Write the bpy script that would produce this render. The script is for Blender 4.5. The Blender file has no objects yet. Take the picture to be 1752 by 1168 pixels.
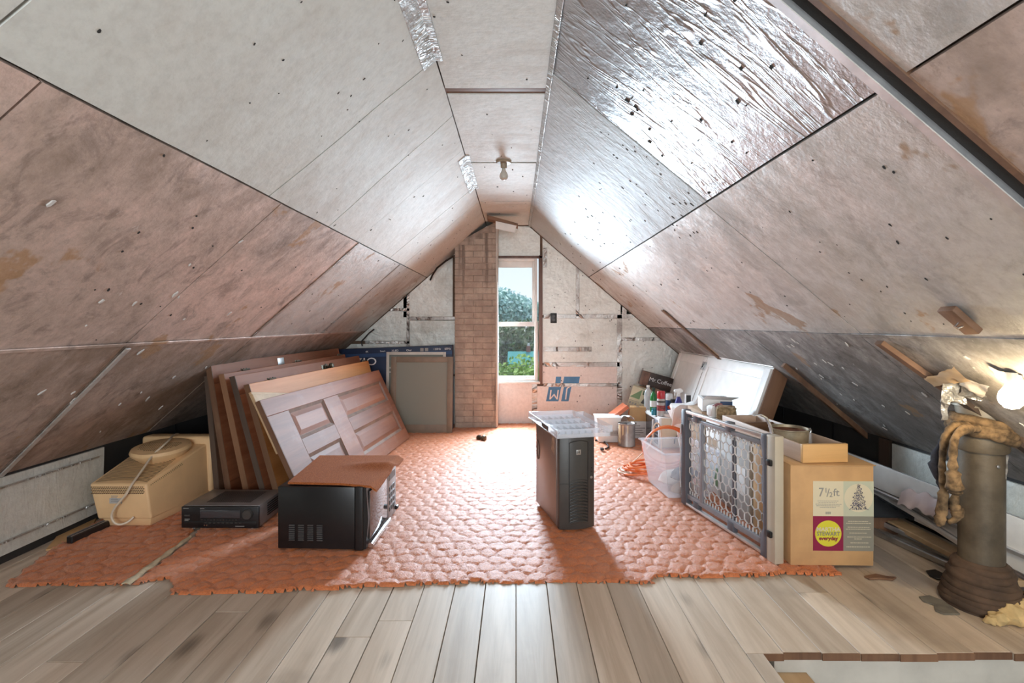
import bpy, bmesh, math, random
import numpy as np
from mathutils import Vector, Matrix, Euler, noise

PI = math.pi
scene = bpy.context.scene
COL = scene.collection

# ------------------------------------------------------------------ camera, light, exposure
FPX, CX, CY, EYE = 880.0, 883.0, 553.0, 1.15
cam_d = bpy.data.cameras.new('camera')
cam = bpy.data.objects.new('camera', cam_d)
COL.objects.link(cam)
cam.location = (0, 0, EYE)
cam.rotation_euler = (PI / 2, 0, 0)
cam_d.sensor_width = 36
cam_d.lens = 36 * FPX / 1752
cam_d.shift_x = (876 - CX) / 1752
cam_d.shift_y = (CY - 584) / 1752
cam_d.clip_start = 0.05
scene.camera = cam

world = bpy.data.worlds.new('sky')
scene.world = world
world.use_nodes = True
wn = world.node_tree
wn.nodes.clear()
w_out = wn.nodes.new('ShaderNodeOutputWorld')
w_bg = wn.nodes.new('ShaderNodeBackground')
w_tc = wn.nodes.new('ShaderNodeTexCoord')
w_sep = wn.nodes.new('ShaderNodeSeparateXYZ')
w_rmp = wn.nodes.new('ShaderNodeValToRGB')
w_rmp.color_ramp.elements[0].position = 0.0
w_rmp.color_ramp.elements[0].color = (0.86, 0.94, 1.0, 1)
w_rmp.color_ramp.elements[1].position = 0.35
w_rmp.color_ramp.elements[1].color = (0.55, 0.75, 1.0, 1)
wn.links.new(w_tc.outputs['Generated'], w_sep.inputs[0])
wn.links.new(w_sep.outputs['Z'], w_rmp.inputs[0])
wn.links.new(w_rmp.outputs[0], w_bg.inputs['Color'])
w_bg.inputs['Strength'].default_value = 1.08
wn.links.new(w_bg.outputs[0], w_out.inputs[0])


def lamp(name, kind, loc, rot, energy, color, **kw):
    d = bpy.data.lights.new(name, kind)
    d.energy = energy
    d.color = color
    for k, v in kw.items():
        setattr(d, k, v)
    o = bpy.data.objects.new(name, d)
    COL.objects.link(o)
    o.location = loc
    o.rotation_euler = rot
    return o


# high summer sun, coming in over the trees
lamp('sun', 'SUN', (0, 20, 20), (math.radians(-28), math.radians(6), 0), 5.0, (1.0, 0.95, 0.86), angle=0.01)
# daylight through the gable window
lamp('window_daylight', 'AREA', (0.0, 5.80, 1.20), (math.radians(-66), 0, 0), 100, (0.68, 0.85, 1.0),
     shape='RECTANGLE', size=0.44, size_y=1.1, spread=math.radians(126))
# added fill light behind the camera; no window is built there
lamp('rear_fill', 'AREA', (0.0, -2.3, 1.25), (PI / 2, 0, 0), 105, (0.86, 0.94, 1.0),
     shape='RECTANGLE', size=1.3, size_y=1.3)
# added fill light below the floor, brightening the stair hatch
lamp('stairwell_fill', 'AREA', (1.6, 1.0, -1.5), (PI - math.radians(35), 0, 0), 4.5, (1.0, 0.97, 0.9), shape='RECTANGLE', size=1.0, size_y=0.8)
scene.view_settings.view_transform = 'Standard'
scene.view_settings.look = 'None'
scene.view_settings.gamma = 1
scene.view_settings.use_curve_mapping = False
scene.view_settings.exposure = 0.08


# ------------------------------------------------------------------ helpers
def F(px, py, z=0.0):
    """point of the horizontal plane z seen at a pixel of the photograph"""
    y = FPX * (EYE - z) / (py - CY)
    return Vector(((px - CX) / FPX * y, y, z))


def P(px, py, y):
    return Vector(((px - CX) / FPX * y, y, EYE - (py - CY) / FPX * y))


class MB:
    def __init__(self):
        self.v, self.f, self.m = [], [], []
        self.M = Matrix.Identity(4)
        self.mi = 0

    def add(self, vs, fs):
        n = len(self.v)
        self.v += [tuple(self.M @ Vector(p)) for p in vs]
        self.f += [tuple(i + n for i in q) for q in fs]
        self.m += [self.mi] * len(fs)
        return self

    def box(self, x0, x1, y0, y1, z0, z1):
        vs = [(x, y, z) for z in (z0, z1) for y in (y0, y1) for x in (x0, x1)]
        return self.add(vs, [(0, 2, 3, 1), (4, 5, 7, 6), (0, 1, 5, 4), (2, 6, 7, 3), (0, 4, 6, 2), (1, 3, 7, 5)])

    def hexa(self, lo, hi):
        vs = list(lo) + list(hi)
        return self.add(vs, [(3, 2, 1, 0), (4, 5, 6, 7), (0, 1, 5, 4), (1, 2, 6, 5), (2, 3, 7, 6), (3, 0, 4, 7)])

    def prism(self, poly, a, b, axis='z'):
        n = len(poly)
        def mk(p, h):
            return {'z': (p[0], p[1], h), 'y': (p[0], h, p[1]), 'x': (h, p[0], p[1])}[axis]
        vs = [mk(p, a) for p in poly] + [mk(p, b) for p in poly]
        fs = [tuple(range(n - 1, -1, -1)), tuple(range(n, 2 * n))]
        fs += [(i, (i + 1) % n, n + (i + 1) % n, n + i) for i in range(n)]
        return self.add(vs, fs)

    def tube(self, path, r, n=10, closed=False, caps=True):
        path = [Vector(p) for p in path]
        k = len(path)
        rs = r if isinstance(r, (list, tuple)) else [r] * k
        vs = []
        prev = None
        for i, p in enumerate(path):
            if closed:
                t = path[(i + 1) % k] - path[i - 1]
            else:
                t = path[min(i + 1, k - 1)] - path[max(i - 1, 0)]
            t = t.normalized() if t.length > 1e-9 else Vector((0, 0, 1))
            if prev is None:
                a = t.orthogonal().normalized()
            else:
                a = prev - t * prev.dot(t)
                a = a.normalized() if a.length > 1e-6 else t.orthogonal().normalized()
            prev = a
            b = t.cross(a)
            vs += [p + (a * math.cos(2 * PI * j / n) + b * math.sin(2 * PI * j / n)) * rs[i] for j in range(n)]
        fs = []
        for i in range(k if closed else k - 1):
            i2 = (i + 1) % k
            fs += [(i * n + j, i * n + (j + 1) % n, i2 * n + (j + 1) % n, i2 * n + j) for j in range(n)]
        if caps and not closed:
            fs += [tuple(range(n - 1, -1, -1)), tuple((k - 1) * n + j for j in range(n))]
        return self.add(vs, fs)

    def lathe(self, prof, n=24, c=(0, 0, 0), cap=True):
        vs = []
        for r, z in prof:
            vs += [(c[0] + r * math.cos(2 * PI * j / n), c[1] + r * math.sin(2 * PI * j / n), c[2] + z) for j in range(n)]
        fs = []
        k = len(prof)
        for i in range(k - 1):
            fs += [(i * n + j, i * n + (j + 1) % n, (i + 1) * n + (j + 1) % n, (i + 1) * n + j) for j in range(n)]
        if cap:
            fs += [tuple(range(n - 1, -1, -1)), tuple((k - 1) * n + j for j in range(n))]
        return self.add(vs, fs)

    def grid(self, fn, nu, nv, thick=0.0, nrm=None):
        """fn(u, v) -> point, u and v run 0..1; thick gives a slab offset along nrm"""
        vs = [fn(i / nu, j / nv) for j in range(nv + 1) for i in range(nu + 1)]
        w = nu + 1
        fs = [(j * w + i, j * w + i + 1, (j + 1) * w + i + 1, (j + 1) * w + i) for j in range(nv) for i in range(nu)]
        if thick:
            n0 = len(vs)
            d = Vector(nrm) * thick
            vs += [Vector(p) + d for p in vs[:n0]]
            fs += [tuple(n0 + q for q in reversed(f)) for f in fs[:]]
            rim = [i for i in range(w)] + [j * w + nu for j in range(1, nv + 1)] + \
                  [nv * w + i for i in range(nu - 1, -1, -1)] + [j * w for j in range(nv - 1, 0, -1)]
            for a, b in zip(rim, rim[1:] + rim[:1]):
                fs.append((b, a, a + n0, b + n0))
        return self.add(vs, fs)

    def build(self, name, mats, parent=None, bevel=0.0, smooth=True, seg=2, angle=35, kind=None):
        if not isinstance(mats, (list, tuple)):
            mats = [mats]
        me = bpy.data.meshes.new(name)
        me.from_pydata(self.v, [], self.f)
        for m in mats:
            me.materials.append(m)
        if len(mats) > 1:
            me.polygons.foreach_set('material_index', self.m)
        bm = bmesh.new()
        bm.from_mesh(me)
        bmesh.ops.recalc_face_normals(bm, faces=bm.faces)
        if bevel:
            es = [e for e in bm.edges if len(e.link_faces) == 2 and e.calc_face_angle() > math.radians(30)]
            bmesh.ops.bevel(bm, geom=es, offset=bevel, segments=seg, affect='EDGES', profile=0.5, clamp_overlap=True)
        bm.to_mesh(me)
        bm.free()
        if smooth:
            me.shade_smooth()
            me.set_sharp_from_angle(angle=math.radians(angle))
        o = bpy.data.objects.new(name, me)
        COL.objects.link(o)
        if parent:
            o.parent = parent
        if kind:
            o['kind'] = kind
        return o


def B(x0, x1, y0, y1, z0, z1):
    return MB().box(x0, x1, y0, y1, z0, z1)


def tag(o, label, cat, group=None):
    o['label'] = label
    o['category'] = cat
    if group:
        o['group'] = group
    return o


def thing(name, label, cat, loc=(0, 0, 0), rot=0.0, group=None):
    o = bpy.data.objects.new(name, None)
    COL.objects.link(o)
    o.empty_display_size = 0.1
    o.location = loc
    o.rotation_euler = rot if isinstance(rot, (tuple, list)) else (0, 0, rot)
    return tag(o, label, cat, group)


def text(s, size, mat, parent, M, name='lettering', ext=0.0006, align='CENTER', sx=1.0, bold=0.0):
    cu = bpy.data.curves.new('t', 'FONT')
    cu.body = s
    cu.size = size
    cu.align_x = align
    cu.align_y = 'CENTER'
    cu.extrude = ext
    cu.offset = bold
    cu.resolution_u = 3
    t = bpy.data.objects.new('t', cu)
    COL.objects.link(t)
    bpy.context.view_layer.update()
    dg = bpy.context.evaluated_depsgraph_get()
    me = bpy.data.meshes.new_from_object(t.evaluated_get(dg))
    bpy.data.objects.remove(t)
    bpy.data.curves.remove(cu)
    me.name = name
    me.transform(M @ Matrix.Diagonal((sx, 1, 1, 1)))
    me.materials.clear()
    me.materials.append(mat)
    o = bpy.data.objects.new(name, me)
    COL.objects.link(o)
    o.parent = parent
    return o


# text plane matrices: text x -> world axis, text y -> up
def TM(loc, xdir, ydir):
    x = Vector(xdir).normalized()
    y = Vector(ydir).normalized()
    z = x.cross(y)
    m = Matrix((x, y, z)).transposed().to_4x4()
    m.translation = Vector(loc)
    return m


# ------------------------------------------------------------------ materials
class NT:
    def __init__(self, name):
        self.m = bpy.data.materials.new(name)
        self.m.use_nodes = True
        self.t = self.m.node_tree
        self.t.nodes.clear()
        self.out = self.n('ShaderNodeOutputMaterial')
        self.p = self.n('ShaderNodeBsdfPrincipled')
        self.l(self.p.outputs[0], self.out.inputs[0])
        self.tc = self.n('ShaderNodeTexCoord')

    def n(self, t, **kw):
        nd = self.t.nodes.new(t)
        for k, v in kw.items():
            setattr(nd, k, v)
        return nd

    def l(self, a, b):
        self.t.links.new(a, b)

    def coords(self, scale=(1, 1, 1), rot=(0, 0, 0), src='Object', rand=False):
        mp = self.n('ShaderNodeMapping')
        mp.inputs['Scale'].default_value = scale
        mp.inputs['Rotation'].default_value = rot
        self.l(self.tc.outputs[src], mp.inputs[0])
        if rand:
            oi = self.n('ShaderNodeObjectInfo')
            mu = self.n('ShaderNodeMath', operation='MULTIPLY')
            mu.inputs[1].default_value = 37.0
            self.l(oi.outputs['Random'], mu.inputs[0])
            cb = self.n('ShaderNodeCombineXYZ')
            for i in range(3):
                self.l(mu.outputs[0], cb.inputs[i])
            self.l(cb.outputs[0], mp.inputs['Location'])
        return mp.outputs[0]

    def noise(self, vec, scale, detail=4, rough=0.55, dist=0.0):
        nd = self.n('ShaderNodeTexNoise')
        nd.inputs['Scale'].default_value = scale
        nd.inputs['Detail'].default_value = detail
        nd.inputs['Roughness'].default_value = rough
        nd.inputs['Distortion'].default_value = dist
        self.l(vec, nd.inputs['Vector'])
        return nd.outputs['Fac']

    def ramp(self, fac, lo, hi, a=0.0, b=1.0):
        nd = self.n('ShaderNodeMapRange', interpolation_type='SMOOTHSTEP')
        nd.inputs[1].default_value = lo
        nd.inputs[2].default_value = hi
        nd.inputs[3].default_value = a
        nd.inputs[4].default_value = b
        self.l(fac, nd.inputs[0])
        return nd.outputs[0]

    def math(self, op, a, b=None):
        nd = self.n('ShaderNodeMath', operation=op)
        for i, x in enumerate((a, b)):
            if x is None:
                continue
            if isinstance(x, (int, float)):
                nd.inputs[i].default_value = x
            else:
                self.l(x, nd.inputs[i])
        return nd.outputs[0]

    def mix(self, fac, a, b):
        nd = self.n('ShaderNodeMix', data_type='RGBA')
        for i, x in ((0, fac), (6, a), (7, b)):
            if isinstance(x, (int, float)):
                nd.inputs[i].default_value = x
            elif isinstance(x, tuple):
                nd.inputs[i].default_value = (*x, 1) if len(x) == 3 else x
            else:
                self.l(x, nd.inputs[i])
        return nd.outputs[2]

    def bump(self, h, strength=0.3, dist=0.01, prev=None):
        nd = self.n('ShaderNodeBump')
        nd.inputs['Strength'].default_value = strength
        nd.inputs['Distance'].default_value = dist
        self.l(h, nd.inputs['Height'])
        if prev is not None:
            self.l(prev, nd.inputs['Normal'])
        self.l(nd.outputs[0], self.p.inputs['Normal'])
        return nd.outputs[0]

    def set(self, **kw):
        names = dict(col='Base Color', rough='Roughness', metal='Metallic', spec='Specular IOR Level', sheen='Sheen Weight',
                     sheen_r='Sheen Roughness', coat='Coat Weight', alpha='Alpha', trans='Transmission Weight', ior='IOR',
                     emc='Emission Color', ems='Emission Strength', sheen_t='Sheen Tint')
        for k, v in kw.items():
            i = self.p.inputs[names[k]]
            if isinstance(v, tuple):
                i.default_value = (*v, 1) if len(v) == 3 else v
            elif isinstance(v, (int, float)):
                i.default_value = v
            else:
                self.l(v, i)
        return self


def plain(name, col, rough=0.5, metal=0.0, var=0.0, scale=8.0, bump=0.0, bscale=120.0, **kw):
    """a procedural material: base colour with soft mottling, optional fine relief"""
    t = NT(name)
    co = t.coords()
    if var:
        f = t.noise(co, scale, 5)
        dark = tuple(c * (1 - var) for c in col)
        lite = tuple(min(1, c * (1 + var * 0.6)) for c in col)
        t.set(col=t.mix(t.ramp(f, 0.3, 0.7), dark, lite))
    else:
        t.set(col=col)
    if bump:
        t.bump(t.noise(co, bscale, 3), bump, 0.004)
    return t.set(rough=rough, metal=metal, **kw).m


def wood(name, a, b, rough=0.5, axis=0, knots=False, wear=None, spec=0.5, bump=0.15, rand=True, dens=1.0):
    """grain stretched along one object axis"""
    t = NT(name)
    s = [14 * dens] * 3
    s[axis] = 0.9 * dens
    co = t.coords(tuple(s), rand=rand)
    g = t.noise(co, 1.0, 6, 0.6, 0.6)
    s2 = [90 * dens] * 3
    s2[axis] = 3 * dens
    g2 = t.noise(t.coords(tuple(s2), rand=rand), 1.0, 3)
    fac = t.math('ADD', t.math('MULTIPLY', t.ramp(g, 0.3, 0.7), 0.7), t.math('MULTIPLY', g2, 0.3))
    c = t.mix(fac, a, b)
    if rand:
        oi = t.n('ShaderNodeObjectInfo')
        hs = t.n('ShaderNodeHueSaturation')
        t.l(c, hs.inputs['Color'])
        t.l(t.ramp(oi.outputs['Random'], 0, 1, 0.82, 1.12), hs.inputs['Value'])
        c = hs.outputs[0]
    if knots:
        s3 = [4.0, 4.0, 4.0]
        s3[axis] = 1.6
        vo = t.n('ShaderNodeTexVoronoi')
        vo.inputs['Scale'].default_value = 1.0
        t.l(t.coords(tuple(s3), rand=rand), vo.inputs['Vector'])
        d = t.math('ADD', vo.outputs['Distance'], t.math('MULTIPLY', g2, 0.08))
        k = t.ramp(d, 0.10, 0.22, 0.85, 0.0)
        c = t.mix(k, c, tuple(x * 0.28 for x in a))
        st = t.noise(t.coords((1, 1, 1)), 2.2, 4)
        c = t.mix(t.ramp(st, 0.56, 0.76, 0, 0.5), c, tuple(x * 0.5 for x in a))
    if wear is not None:
        w = t.noise(t.coords((1, 1, 1), rand=rand), 3.0, 6, 0.7)
        c = t.mix(t.ramp(w, 0.52, 0.75, 0, 0.4), c, wear)
    t.set(col=c, rough=rough, spec=spec)
    t.bump(fac, bump, 0.003)
    return t.m


def foil(name, base, dirt, d_lo, d_hi, metal=0.7, rough=0.42, wr=0.5, stain=None, white=0.0, fold=0.0, rot=(0, 0, 0), grime=0.0):
    """foil facing of insulation board: dull aluminium, dust and water marks, fine crinkles"""
    t = NT(name)
    co = t.coords()
    big = t.noise(co, 1.4, 6, 0.62, 0.5)
    streak = t.noise(t.coords((2.5, 9, 9), rot=rot), 1.0, 6, 0.68, 0.4)
    d = t.ramp(t.math('ADD', t.math('MULTIPLY', big, 0.6), t.math('MULTIPLY', streak, 0.4)), d_lo, d_hi)
    c = t.mix(d, base, dirt)
    fine = t.noise(co, 30, 4, 0.7)
    c = t.mix(t.ramp(fine, 0.35, 0.75, 0, 0.22), c, tuple(x * 0.55 for x in dirt))
    if grime:
        gn = t.noise(t.coords((3.2, 7, 7), rot=(0.5, 0.3, 0.4)), 1.0, 8, 0.72, 0.7)
        c = t.mix(t.ramp(gn, 0.50, 0.66, 0, grime), c, tuple(x * 0.42 for x in dirt))
        g2 = t.noise(t.coords((14, 50, 50), rot=(0.5, 0.3, 0.4)), 1.0, 5, 0.7)
        c = t.mix(t.ramp(g2, 0.55, 0.72, 0, grime * .6), c, tuple(x * 0.5 for x in dirt))
    if stain is not None:
        s = t.noise(co, 2.3, 5, 0.6, 0.2)
        k = t.ramp(s, 0.615, 0.65, 0, 0.75)
        c = t.mix(k, c, stain)
        metal_s = t.math('MULTIPLY', t.math('SUBTRACT', 1.0, k), metal)
    else:
        metal_s = metal
    if white:
        w = t.noise(t.coords((5, 16, 16), rot=rot), 1.0, 5, 0.7)
        c = t.mix(t.ramp(w, 0.66, 0.74, 0, white), c, (0.75, 0.74, 0.72))
    if not isinstance(metal_s, float):
        pass
    md = t.math('MULTIPLY', metal_s if not isinstance(metal_s, float) else t.math('ADD', metal, 0.0),
                t.ramp(d, 0, 1, 1.0, 0.45))
    t.set(col=c, metal=md, rough=t.ramp(d, 0, 1, rough, min(rough + 0.2, 0.8)), spec=0.35)
    weave = t.noise(t.coords((22, 90, 90), rot=rot), 1.0, 3, 0.6)
    n1 = t.bump(weave, 0.30 * wr, 0.004)
    n2 = t.bump(t.noise(co, 9, 5, 0.6), 0.45 * wr, 0.02, n1)
    if fold:
        f = t.noise(t.coords((1.2, 6, 1.2), rot=(0, 0, 0)), 1.3, 4, 0.6, 0.8)
        r = t.math('ABSOLUTE', t.math('SUBTRACT', f, 0.5))
        t.bump(t.ramp(r, 0.0, 0.05, 1, 0), fold, 0.02, n2)
    return t.m


# --- palette
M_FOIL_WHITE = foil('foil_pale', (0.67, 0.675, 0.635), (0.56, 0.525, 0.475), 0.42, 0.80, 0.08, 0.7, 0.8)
M_FOIL_BRIGHT = foil('foil_bright', (0.545, 0.56, 0.555), (0.44, 0.435, 0.42), 0.50, 0.85, 0.28, 0.65, 1.0, fold=0.15)
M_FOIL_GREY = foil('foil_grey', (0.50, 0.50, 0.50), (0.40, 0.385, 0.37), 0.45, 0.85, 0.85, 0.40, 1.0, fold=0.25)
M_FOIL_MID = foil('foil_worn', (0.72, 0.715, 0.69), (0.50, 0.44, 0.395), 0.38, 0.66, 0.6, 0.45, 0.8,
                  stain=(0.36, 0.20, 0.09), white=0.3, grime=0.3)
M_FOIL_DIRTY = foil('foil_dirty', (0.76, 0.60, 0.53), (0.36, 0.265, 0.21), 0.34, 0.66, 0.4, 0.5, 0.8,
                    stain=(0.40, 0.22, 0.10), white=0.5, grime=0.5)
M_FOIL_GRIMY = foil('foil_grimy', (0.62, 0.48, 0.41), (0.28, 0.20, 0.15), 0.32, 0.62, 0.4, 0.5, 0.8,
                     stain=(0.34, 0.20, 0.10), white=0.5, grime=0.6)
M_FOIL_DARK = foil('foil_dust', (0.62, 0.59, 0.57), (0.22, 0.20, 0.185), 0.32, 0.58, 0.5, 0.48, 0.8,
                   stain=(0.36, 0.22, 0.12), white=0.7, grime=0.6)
M_FOIL_WALL = foil('foil_wall', (0.79, 0.81, 0.77), (0.57, 0.57, 0.51), 0.44, 0.80, 0.4, 0.5, 1.0, fold=0.10)
M_FOAM_WHITE = foil('foam_board_white', (0.86, 0.79, 0.75), (0.72, 0.62, 0.55), 0.45, 0.85, 0.1, 0.55, 0.4)
M_TAPE = foil('foil_tape', (0.60, 0.59, 0.57), (0.36, 0.33, 0.30), 0.42, 0.72, 0.8, 0.35, 2.0, fold=0.8)
M_TARPAPER = plain('tar_paper', (0.022, 0.020, 0.019), 0.75, var=0.4, scale=3, bump=0.2)
M_DECK = wood('dark_sheathing', (0.10, 0.06, 0.04), (0.17, 0.11, 0.07), 0.8, axis=1, rand=False)
M_HOLE = plain('nail_hole', (0.02, 0.018, 0.016), 0.9)
M_BROWN_BATTEN = wood('brown_batten', (0.13, 0.065, 0.035), (0.24, 0.13, 0.075), 0.6, axis=0)
M_FLOOR = wood('floor_board', (0.40, 0.305, 0.22), (0.65, 0.54, 0.43), 0.55, axis=1, knots=True, spec=0.5)
M_SUBFLOOR = plain('subfloor', (0.10, 0.07, 0.05), 0.9, var=0.3)
M_PLASTER = plain('plaster', (0.55, 0.52, 0.46), 0.8, var=0.15, scale=5, bump=0.1)
M_WHITE_PAINT = plain('white_paint', (0.83, 0.81, 0.78), 0.42, var=0.05, scale=12, bump=0.05)
M_WHITE_GLOSS = plain('white_enamel', (0.80, 0.80, 0.78), 0.3, var=0.04)
M_DARK_TRIM = wood('dark_window_trim', (0.10, 0.06, 0.05), (0.20, 0.12, 0.095), 0.5, axis=2)
M_BLACK = plain('black_plastic', (0.012, 0.012, 0.013), 0.38, var=0.2, scale=20)
M_BLACK_SAT = plain('black_enamel', (0.010, 0.010, 0.011), 0.30, var=0.2, scale=6, bump=0.03, bscale=300)
M_CHARCOAL = plain('charcoal_plastic', (0.055, 0.052, 0.048), 0.42, var=0.12, scale=10, bump=0.05, bscale=400)
M_CHROME = plain('bright_metal', (0.72, 0.72, 0.72), 0.2, 1.0)
M_STEEL = plain('dull_steel', (0.45, 0.44, 0.43), 0.42, 0.9, var=0.2, scale=20)
M_ALU = plain('aluminium_track', (0.70, 0.70, 0.70), 0.42, 0.85, var=0.15, scale=14)
M_GREYMETAL = plain('grey_case_metal', (0.30, 0.29, 0.29), 0.38, 0.6, var=0.15, scale=8)
M_BEIGE = plain('beige_plastic', (0.80, 0.53, 0.28), 0.45, var=0.06, scale=6, bump=0.04, bscale=300)
M_BEIGE_DK = plain('beige_vent', (0.17, 0.105, 0.05), 0.6)
M_CORD = plain('cream_cord', (0.66, 0.55, 0.42), 0.45)
M_ORANGE_CORD = plain('orange_cord', (0.80, 0.20, 0.06), 0.4)
M_BRONZE = plain('antique_brass', (0.10, 0.085, 0.06), 0.4, 0.8, var=0.3, scale=40)
M_TAN = plain('tan_cardboard', (0.56, 0.33, 0.15), 0.7, var=0.12, scale=7, bump=0.08, bscale=60)
M_BROWNBOX = plain('brown_cardboard', (0.36, 0.24, 0.15), 0.75, var=0.15, scale=7)
M_GREYBOX = plain('grey_cardboard', (0.45, 0.43, 0.41), 0.7, var=0.12, scale=6)
M_WHITEBOX = plain('white_card', (0.74, 0.72, 0.70), 0.6, var=0.06)
M_PAPER = plain('paper_white', (0.80, 0.79, 0.76), 0.7, var=0.05)
M_NAVY = plain('navy_print', (0.008, 0.022, 0.065), 0.5, var=0.2, scale=3)
M_NAVY_LT = plain('blue_band_print', (0.015, 0.055, 0.16), 0.5, var=0.2, scale=3)
M_PRINT_WHITE = plain('white_print', (0.80, 0.80, 0.80), 0.6)
M_PRINT_GREY = plain('grey_print', (0.30, 0.29, 0.27), 0.6)
M_LOGO = plain('logo_blue', (0.075, 0.24, 0.45), 0.5, var=0.12, scale=12)
M_CREAM = plain('cream_enamel', (0.68, 0.60, 0.46), 0.42, var=0.06)
M_DKGLASS = plain('dark_oven_glass', (0.05, 0.05, 0.055), 0.06, spec=0.8)
M_MIRRORGLASS = plain('reflective_oven_glass', (0.20, 0.185, 0.185), 0.07, 0.75)
M_RED = plain('red_plastic', (0.40, 0.015, 0.02), 0.35)
M_GREEN = plain('green_plastic', (0.012, 0.17, 0.03), 0.3)
M_TEAL = plain('teal_plastic', (0.02, 0.20, 0.26), 0.35)
M_PURPLE = plain('purple_plastic', (0.05, 0.04, 0.22), 0.3)
M_ORANGE = plain('orange_plastic', (0.62, 0.15, 0.06), 0.45, var=0.08)
M_RUBBERY = plain('red_orange_tool', (0.50, 0.07, 0.03), 0.5, var=0.1)
M_SPONGE = plain('rough_tan_brick', (0.32, 0.23, 0.13), 0.95, var=0.4, scale=60, bump=0.9, bscale=90)
M_GREYPLASTIC = plain('blue_grey_plastic', (0.25, 0.26, 0.29), 0.4, var=0.05)
M_GREYPLASTIC_DK = plain('dark_grey_plastic', (0.10, 0.105, 0.125), 0.42, var=0.08)
M_MESH = plain('pale_grey_plastic_mesh', (0.62, 0.61, 0.60), 0.4)
M_GATEBEIGE = plain('putty_plastic', (0.50, 0.44, 0.35), 0.5, var=0.05)
M_DRAWER = wood('drawer_pine', (0.46, 0.26, 0.10), (0.64, 0.38, 0.16), 0.45, axis=0)
M_DRAWER_OUT = wood('drawer_side', (0.42, 0.29, 0.22), (0.58, 0.44, 0.34), 0.5, axis=1)
M_CAST = plain('cast_iron', (0.12, 0.095, 0.066), 0.55, 0.35, var=0.35, scale=9, bump=0.25, bscale=60)
M_GALV = plain('galvanised_sleeve', (0.34, 0.30, 0.24), 0.42, 0.6, var=0.2, scale=7)
M_RAG = plain('brown_rag', (0.20, 0.125, 0.062), 0.95, var=0.75, scale=26, bump=1.0, bscale=38)
M_RAG_DK = plain('dark_rag', (0.028, 0.026, 0.034), 0.95, var=0.4, scale=20, bump=0.6, bscale=70)
M_WRAP = plain('tarred_wrap', (0.085, 0.05, 0.03), 0.85, var=0.4, scale=10, bump=0.6, bscale=30)
M_FOAMYELLOW = plain('yellow_foam', (0.66, 0.47, 0.22), 0.9, var=0.25, scale=12, bump=0.6, bscale=40)
M_PINK = plain('pale_pink_cloth', (0.72, 0.60, 0.60), 0.85, var=0.08, bump=0.2)
M_SCRAP = plain('grey_scrap', (0.16, 0.14, 0.11), 0.9, var=0.3, scale=20)
M_LOUVRE = plain('black_slat', (0.016, 0.019, 0.024), 0.45, var=0.2)
M_WHITEWOOD = plain('whitewashed_moulding', (0.74, 0.69, 0.64), 0.55, var=0.15, scale=10)
M_PINE = wood('raw_pine', (0.46, 0.30, 0.16), (0.62, 0.44, 0.26), 0.6, axis=1)
M_RUST = plain('rusty_inside', (0.16, 0.055, 0.02), 0.9, var=0.5, scale=25, bump=0.5)
M_TRUNK = plain('bark', (0.10, 0.07, 0.05), 0.9, var=0.3)
M_PORCELAIN = plain('porcelain', (0.72, 0.68, 0.60), 0.35)
M_BAG = plain('white_sack', (0.80, 0.78, 0.76), 0.5, var=0.05, bump=0.25, bscale=40)
M_MAGENTA = plain('magenta_print', (0.25, 0.010, 0.055), 0.55)
M_LIME = plain('lime_print', (0.66, 0.60, 0.04), 0.55)
M_CREAMPRINT = plain('cream_print', (0.68, 0.60, 0.43), 0.55)
M_SAGE = plain('sage_print', (0.52, 0.53, 0.40), 0.55)
M_GREIGE = plain('greige_print', (0.25, 0.235, 0.19), 0.55)
M_TREEPRINT = plain('tree_print_blue', (0.085, 0.08, 0.14), 0.6, var=0.5, scale=60)
M_MOSS = plain('green_print', (0.16, 0.26, 0.13), 0.6)
M_DOOR = wood('door_mahogany', (0.16, 0.052, 0.024), (0.29, 0.108, 0.052), 0.5, axis=0, wear=(0.33, 0.20, 0.16), spec=0.25)
M_DOOR_B = wood('door_cherry', (0.21, 0.068, 0.028), (0.35, 0.13, 0.060), 0.55, axis=0, wear=(0.33, 0.17, 0.11), spec=0.2)
M_DOOR_O = wood('door_orange', (0.40, 0.14, 0.033), (0.58, 0.25, 0.08), 0.55, axis=0, spec=0.3)
M_EDGE_DK = wood('door_edge_dark', (0.045, 0.028, 0.02), (0.10, 0.065, 0.045), 0.6, axis=2)
M_EDGE_BR = wood('door_edge_brown', (0.12, 0.055, 0.03), (0.23, 0.12, 0.065), 0.55, axis=2, wear=(0.34, 0.22, 0.12))
M_EDGE_TAN = wood('door_edge_tan', (0.15, 0.07, 0.033), (0.26, 0.13, 0.065), 0.55, axis=2)
M_CAB_SIDE = wood('cabinet_side_brown', (0.16, 0.075, 0.04), (0.28, 0.14, 0.075), 0.5, axis=2)
M_TAUPE = plain('taupe_painted_wood', (0.235, 0.175, 0.125), 0.55, var=0.12, scale=10)
M_SCREEN_WHITE = plain('storm_frame_white', (0.62, 0.58, 0.52), 0.5, var=0.1)


def thin_clear(name, tint, alpha, rough=0.08):
    t = NT(name)
    tr = t.n('ShaderNodeBsdfTransparent')
    tr.inputs[0].default_value = (1, 1, 1, 1)
    mx = t.n('ShaderNodeMixShader')
    mx.inputs[0].default_value = alpha
    t.l(tr.outputs[0], mx.inputs[1])
    t.l(t.p.outputs[0], mx.inputs[2])
    t.l(mx.outputs[0], t.out.inputs[0])
    t.set(col=tint, rough=rough, spec=0.8)
    return t.m


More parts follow.
